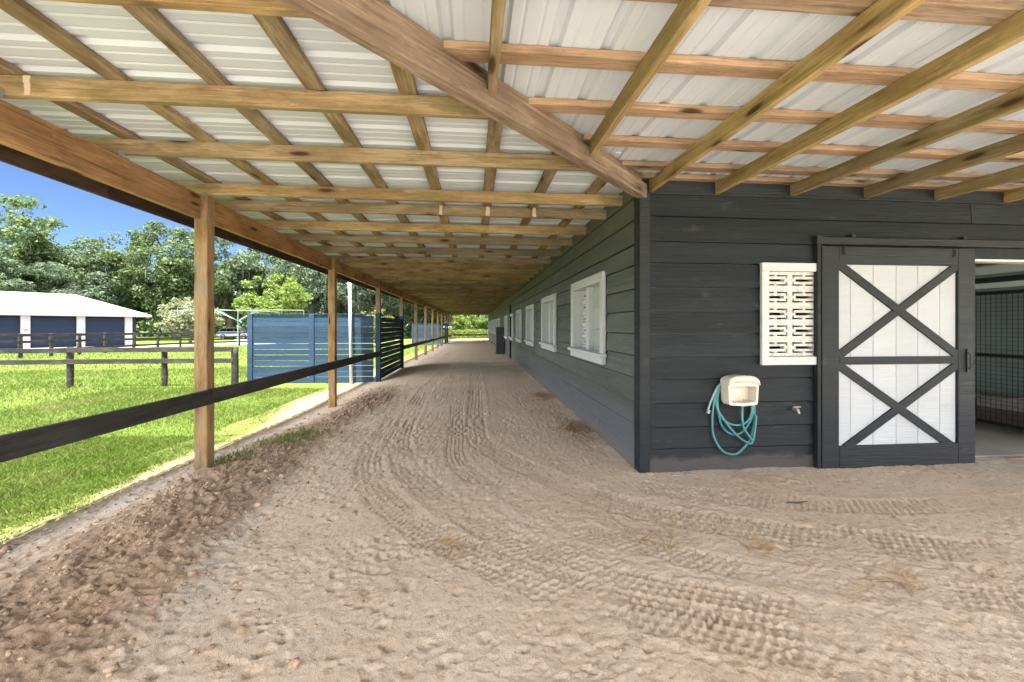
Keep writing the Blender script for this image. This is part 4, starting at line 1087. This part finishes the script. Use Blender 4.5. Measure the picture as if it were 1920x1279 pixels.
# ================================================================== trees
def branches(mb, p, d, L, r, lvl, tips, rnd, spread):
    n = 5; pts = [p.copy()]; rad = [r]
    for i in range(n):
        d = (d + Vector((rnd.uniform(-.22, .22), rnd.uniform(-.22, .22), rnd.uniform(-.06, .14)))).normalized()
        p = p + d * L / n; pts.append(p.copy()); rad.append(r * (1 - .55 * (i + 1) / n))
        if lvl < 2 or i > 1: tips.append((p.copy(), lvl))
    mb.tube(pts, rad, 7 if lvl < 2 else 5)
    if lvl < 3:
        for c in range(rnd.choice((2, 3, 3))):
            k_ = rnd.randint(2, n); q = pts[k_]; a = rnd.uniform(0, 6.283)
            nd = (d * .7 + Vector((math.cos(a), math.sin(a), rnd.uniform(-.05, .55))) * spread).normalized()
            branches(mb, q, nd, L * rnd.uniform(.55, .8), rad[k_] * .72, lvl + 1, tips, rnd, spread)
def tree_mesh(seed, H, th, cr, leafs, size, squash=.62, spread=.9, moss=0, gap=0.):
    """trunk with limbs and a crown of separate leaf faces in clumps around the limb tips"""
    rnd = random.Random(seed); rg = np.random.default_rng(seed); mb = MB(); tips = []
    base = Vector((0, 0, -.2)); n = 4; pts = [base + Vector((rnd.uniform(-.1, .1) * i, rnd.uniform(-.1, .1) * i, (th + .2) * i / n)) for i in range(n + 1)]
    r0 = H * .030
    mb.tube(pts, [r0 * (1.45 - .2 * i) if i < 2 else r0 * (1.1 - .1 * i) for i in range(n + 1)], 9)
    for i in range(6):
        a = i * 6.283 / 6 + rnd.uniform(-.4, .4); up = rnd.uniform(.35, 1.3)
        branches(mb, pts[-1 - (i % 2)].copy(), Vector((math.cos(a), math.sin(a), up)).normalized(), cr * .62, r0 * .55, 1, tips, rnd, spread)
    c = np.array([t[0][:] for t in tips])
    # scale the tips to the crown's size
    cc = np.array([0, 0, th + (H - th) * .48]); d_ = c - cc
    ext = np.abs(d_).max(0); sc_ = np.array([cr * .86, cr * .86, (H - th) * .50]) / np.maximum(ext, .1)
    keep = rg.random(len(c)) > gap; cl = (cc + d_ * np.minimum(sc_, 1.4))[keep]
    extra = rg.normal(0, 1, (max(14, len(cl) // 3), 3)); extra /= np.linalg.norm(extra, axis=1)[:, None]
    extra = cc + extra * np.array([cr * .84, cr * .84, (H - th) * .46]) * rg.uniform(.78, 1.04, (len(extra), 1)); extra = extra[extra[:, 2] > th * .75]
    cl = np.concatenate([cl, extra]); m = len(cl)
    idx = rg.integers(0, m, leafs); rc = rg.uniform(.10, .21, m)[idx] * cr
    off = rg.normal(0, 1, (leafs, 3)); off /= np.linalg.norm(off, axis=1)[:, None]; off *= (rg.random(leafs) ** .45 * rc)[:, None]; off[:, 2] *= squash
    P = cl[idx] + off
    nrm = off / (np.linalg.norm(off, axis=1)[:, None] + 1e-6) * .8 + rg.normal(0, .55, (leafs, 3)) + np.array([0, 0, .35]); nrm /= np.linalg.norm(nrm, axis=1)[:, None]
    t1 = np.cross(nrm, rg.normal(0, 1, (leafs, 3))); t1 /= np.linalg.norm(t1, axis=1)[:, None]; t2 = np.cross(nrm, t1)
    s = size * rg.uniform(.6, 1.35, (leafs, 1)); fold = nrm * s * .18
    v = np.stack([P - t1 * s, P - t2 * s * .48 + fold, P + t1 * s, P + t2 * s * .48 + fold], 1).reshape(-1, 3); f = np.arange(leafs * 4).reshape(-1, 4)
    ms = None
    if moss:
        q = cl[rg.integers(0, m, moss)]; q = q[q[:, 2] < th + (H - th) * .62]; k_ = len(q)
        Lm = rg.uniform(.5, 1.7, k_); wv = rg.uniform(.03, .09, k_); an = rg.uniform(0, 6.28, k_); q = q + rg.normal(0, .5, (k_, 3)) * [1, 1, .5]
        dx = np.stack([np.cos(an) * wv, np.sin(an) * wv, np.zeros(k_)], -1)
        dn = np.stack([rg.normal(0, .06, k_), rg.normal(0, .06, k_), -Lm], -1)
        vm = np.stack([q - dx, q + dx, q + dx * .6 + dn * .55, q + dn], 1).reshape(-1, 3); ms = npmesh('moss', vm, np.arange(k_ * 4).reshape(-1, 4), 'leaf_moss')
    return mb, npmesh('crown', v, f, None), ms
def tree_proto(name, label, cat, seed, H, th, cr, leafs, size, leaf, group, **kw):
    mb, cm_, ms = tree_mesh(seed, H, th, cr, leafs, size, **kw)
    root = empty(name, (0, 0, 0)); tag(root, label, cat, group)
    mb.build('trunk', 'bark', root, Matrix.Identity(4), smooth=True)
    cm_.materials.append(M[leaf]); c = bpy.data.objects.new('crown', cm_); link(c, root)
    if ms: q = bpy.data.objects.new('moss', ms); link(q, root)
    return root
def place(o, u, depth, scale, rz, sz=1.):
    x, y = wpt(u, depth); o.location = (x, y, bz(x, y)); o.rotation_euler = (0, 0, rz); o.scale = (scale, scale, scale * sz); return o
G1 = 'oak trees behind the paddock'
oakA = tree_proto('oak_tree', '', 'tree', 3, 17, 3.4, 8.2, 30000, .225, 'leaf_oak', G1, moss=260, gap=.05)
oakB = tree_proto('oak_tree', '', 'tree', 8, 15, 2.8, 7.8, 30000, .22, 'leaf_oak', G1, moss=420)
oakC = tree_proto('oak_tree', '', 'tree', 21, 15, 3.4, 7.2, 28000, .22, 'leaf_grey', G1, moss=900)
oaks = [  # proto, pixel column, metres away, scale, turn, stretch, label
 (oakA, -20, 50, 1.12, .4, 1.02, 'tallest dark oak tree at the left edge rising behind the garage roof'),
 (oakB, 92, 58, 1.00, 2.1, .92, 'broad oak tree behind the middle of the garage roof with its crown dipping low'),
 (oakC, 30, 46, .72, 1.0, .95, 'lower grey green oak tree just above the garage roof ridge'),
 (oakA, 232, 64, 1.02, 3.9, 1.0, 'oak tree with an open sparse top against the blue sky right of the gap'),
 (oakC, 192, 55, .92, .2, .95, 'grey green mossy oak tree behind the right end of the garage roof'),
 (oakB, 330, 56, 1.06, 5.0, 1.0, 'full rounded oak tree left of the nearest porch post'),
 (oakC, 432, 60, 1.10, 2.7, 1.05, 'pale mossy oak tree right of the nearest porch post above the silver car'),
 (oakB, 545, 66, 1.12, 1.4, 1.0, 'dark oak tree standing behind the small lime green tree'),
 (oakC, 602, 60, .98, 4.0, 1.0, 'mossy oak tree behind the second porch post'),
 (oakC, 684, 58, .95, 1.9, .95, 'oak tree hung with long moss strands behind the white pole'),
 (oakA, 735, 66, .9, 2.9, .85, 'oak tree with dark trunk seen above the nearer slat screen corner'),
 (oakC, 775, 64, .95, 5.5, .95, 'mossy oak tree in the gap just past the nearer slat screen'),
 (oakB, 812, 76, 1.0, .9, .9, 'distant oak tree above the farther slat screen'),
]
used = set()
for pr, u, dp, s, rz, sz, lab in oaks:
    o = pr if pr.name not in used else copy_tree(pr); used.add(pr.name)
    place(o, u, dp, s, rz, sz); o['label'] = lab
lime = tree_proto('lime_green_tree', 'small bright lime green tree in front of the oaks above the slat screen', 'tree', 33, 7.8, 1.9, 3.7, 15000, .16, 'leaf_lime', None)
place(lime, 510, 45, 1.0, .6, 1.04)
crm = tree_proto('flowering_tree', 'small round tree with creamy white blossom beside the nearest porch post', 'tree', 41, 4.4, .8, 2.9, 13000, .13, 'leaf_cream', None)
place(crm, 358, 38, 1.0, 1.2, .98)
yb = tree_proto('bush', 'bright yellow green bush poking above the nearer slat screen', 'bush', 55, 2.9, .5, 1.5, 5500, .085, 'leaf_yellow', None)
place(yb, 706, 30, 1.0, 0, 1.03)
# beyond the end of the porch
for i, (x, y_, s, lab, lf, sd) in enumerate([(-.9, 58, 1., 'bright green bush beyond the far end of the porch, left of the pair', 'leaf_lime', 61), (2.2, 60, 1.05, 'darker green bush beyond the far end of the porch, against the barn side', 'leaf_oak', 63)]):
    b_ = tree_proto('bush', lab, 'bush', sd, 3.6, .5, 2.6, 6000, .12, lf, None); b_.location = (x, y_, bz(x, y_)); b_.scale = (s,) * 3
for i, (u, dp, s, lab) in enumerate([(865, 78, .8, 'distant oak tree beyond the end of the porch on the left'), (905, 84, .85, 'distant oak tree beyond the end of the porch in the middle'), (945, 82, .8, 'distant oak tree beyond the end of the porch behind the barn corner')]):
    o = copy_tree((oakA, oakB, oakA)[i]); place(o, u, dp, s, i * 2.); o['label'] = lab
def hedge():
    n = 9000; x = RNG.uniform(-4, 6, n); y_ = RNG.normal(47, .35, n); z = RNG.random(n) ** .8 * (.95 + .25 * fbm(x * 1.5, y_ * 0, 2, 5))
    P = np.stack([x, y_, base_z(x, y_) + z], -1); t1 = RNG.normal(0, 1, (n, 3)); t1 /= np.linalg.norm(t1, axis=1)[:, None]; t2 = np.cross(t1, RNG.normal(0, 1, (n, 3))); t2 /= np.linalg.norm(t2, axis=1)[:, None]
    s = RNG.uniform(.04, .10, (n, 1)); v = np.stack([P - t1 * s, P - t2 * s * .5, P + t1 * s, P + t2 * s * .5], 1).reshape(-1, 3)
    o = bpy.data.objects.new('hedge', npmesh('hedge', v, np.arange(n * 4).reshape(-1, 4), 'leaf_lime')); link(o); tag(o, 'low clipped green hedge across the far end of the porch behind the end rail', 'hedge')
hedge()

def woods():
    n = 60000; u = RNG.uniform(-260, 1010, n); dp = RNG.uniform(74, 92, n); ya = math.atan(70 / 775.); rr = (u - 960) / 775. * dp
    x = math.sin(ya) * dp + math.cos(ya) * rr; y_ = math.cos(ya) * dp - math.sin(ya) * rr
    top = 4.5 + 6.5 * fbm(x * .09, y_ * .09, 3, 13); z = RNG.random(n) ** .8 * top
    m = fbm(x * .3, z * .45, 3, 17) > .36; x, y_, z = x[m], y_[m], z[m]; n = len(x)
    P = np.stack([x, y_, base_z(x, y_) + z], -1); t1 = RNG.normal(0, 1, (n, 3)); t1 /= np.linalg.norm(t1, axis=1)[:, None]; t2 = np.cross(t1, RNG.normal(0, 1, (n, 3))); t2 /= np.linalg.norm(t2, axis=1)[:, None]
    s = RNG.uniform(.22, .55, (n, 1)); v = np.stack([P - t1 * s, P - t2 * s * .6, P + t1 * s, P + t2 * s * .6], 1).reshape(-1, 3)
    o = bpy.data.objects.new('woods', npmesh('woods', v, np.arange(n * 4).reshape(-1, 4), 'leaf_oak')); link(o); tag(o, kind='stuff')
woods()

# ================================================================== straw, twig, weeds
def straw(x, y_, rx, ry, n, h, lab):
    V = []
    for i in range(n):
        px_, py_ = x + random.gauss(0, rx), y_ + random.gauss(0, ry); px_ = min(px_, XW - .03) if py_ > YW - .1 else px_
        z = dirt_z(px_, py_) + random.random() * h + .004; a = random.uniform(0, math.pi); L_ = random.uniform(.02, .07); tl = random.uniform(-.25, .25)
        d_ = np.array([math.cos(a), math.sin(a), tl]) * L_; wv = np.array([-math.sin(a), math.cos(a), .3]) * .0022; p = np.array([px_, py_, z])
        V += [p - d_ - wv, p + d_ - wv, p + d_ + wv, p - d_ + wv]
    v = np.array(V); o = bpy.data.objects.new('straw_clump', npmesh('straw_clump', v, np.arange(len(v)).reshape(-1, 4), 'straw_dry')); link(o)
    tag(o, lab, 'straw', 'dry straw clumps on the dirt')
straw(1.17, 4.72, .10, .28, 500, .04, 'largest dry straw clump against the long wall base near the corner')
straw(1.15, 6.9, .10, .22, 420, .04, 'dry straw clump against the long wall base below the second window')
straw(1.05, 2.30, .10, .07, 45, .012, 'thin scatter of dry straw on the tyre tracks in front of the barn corner')
straw(-.10, 2.30, .10, .07, 30, .01, 'thin scatter of dry straw in the middle of the dirt path')
straw(1.54, 2.14, .07, .03, 30, .01, 'thin scatter of dry straw on the dirt below the hose')
straw(1.99, 1.80, .10, .05, 30, .01, 'thin scatter of dry straw on the dirt out in front of the sliding door')
tw = MB().tube([(2.12, 2.635, dirt_z(2.12, 2.635) + .010), (2.2, 2.64, dirt_z(2.2, 2.64) + .008), (2.28, 2.65, dirt_z(2.28, 2.65) + .010)], [.004, .006, .003], 6).build('twig', 'twig_brown', None, Matrix.Identity(4))
tag(tw, 'short dark twig lying on the pale dirt in front of the hose', 'twig')
def weeds(x, y_, rx, ry, n, lab):
    V = []
    for i in range(n):
        px_, py_ = x + random.gauss(0, rx), y_ + random.gauss(0, ry); z = dirt_z(px_, py_) - .004; h = random.uniform(.015, .05); a = random.uniform(0, 6.28); b = random.uniform(0, 6.28)
        wv = np.array([math.cos(a), math.sin(a), 0]) * .004; ln = np.array([math.cos(b), math.sin(b), 0]) * h * .6; p = np.array([px_, py_, z])
        V += [p - wv, p + wv, p + wv + ln * .5 + [0, 0, h * .7], p + ln + [0, 0, h]]
    v = np.array(V); o = bpy.data.objects.new('weed_patch', npmesh('weed_patch', v, np.arange(len(v)).reshape(-1, 4), 'weed')); link(o); tag(o, lab, 'weeds')
weeds(-1.95, 4.62, .17, .22, 900, 'low green weed patch on the soil ridge right of the nearest post')
weeds(-2.2, 3.98, .10, .14, 420, 'low green weed patch at the foot of the nearest post')
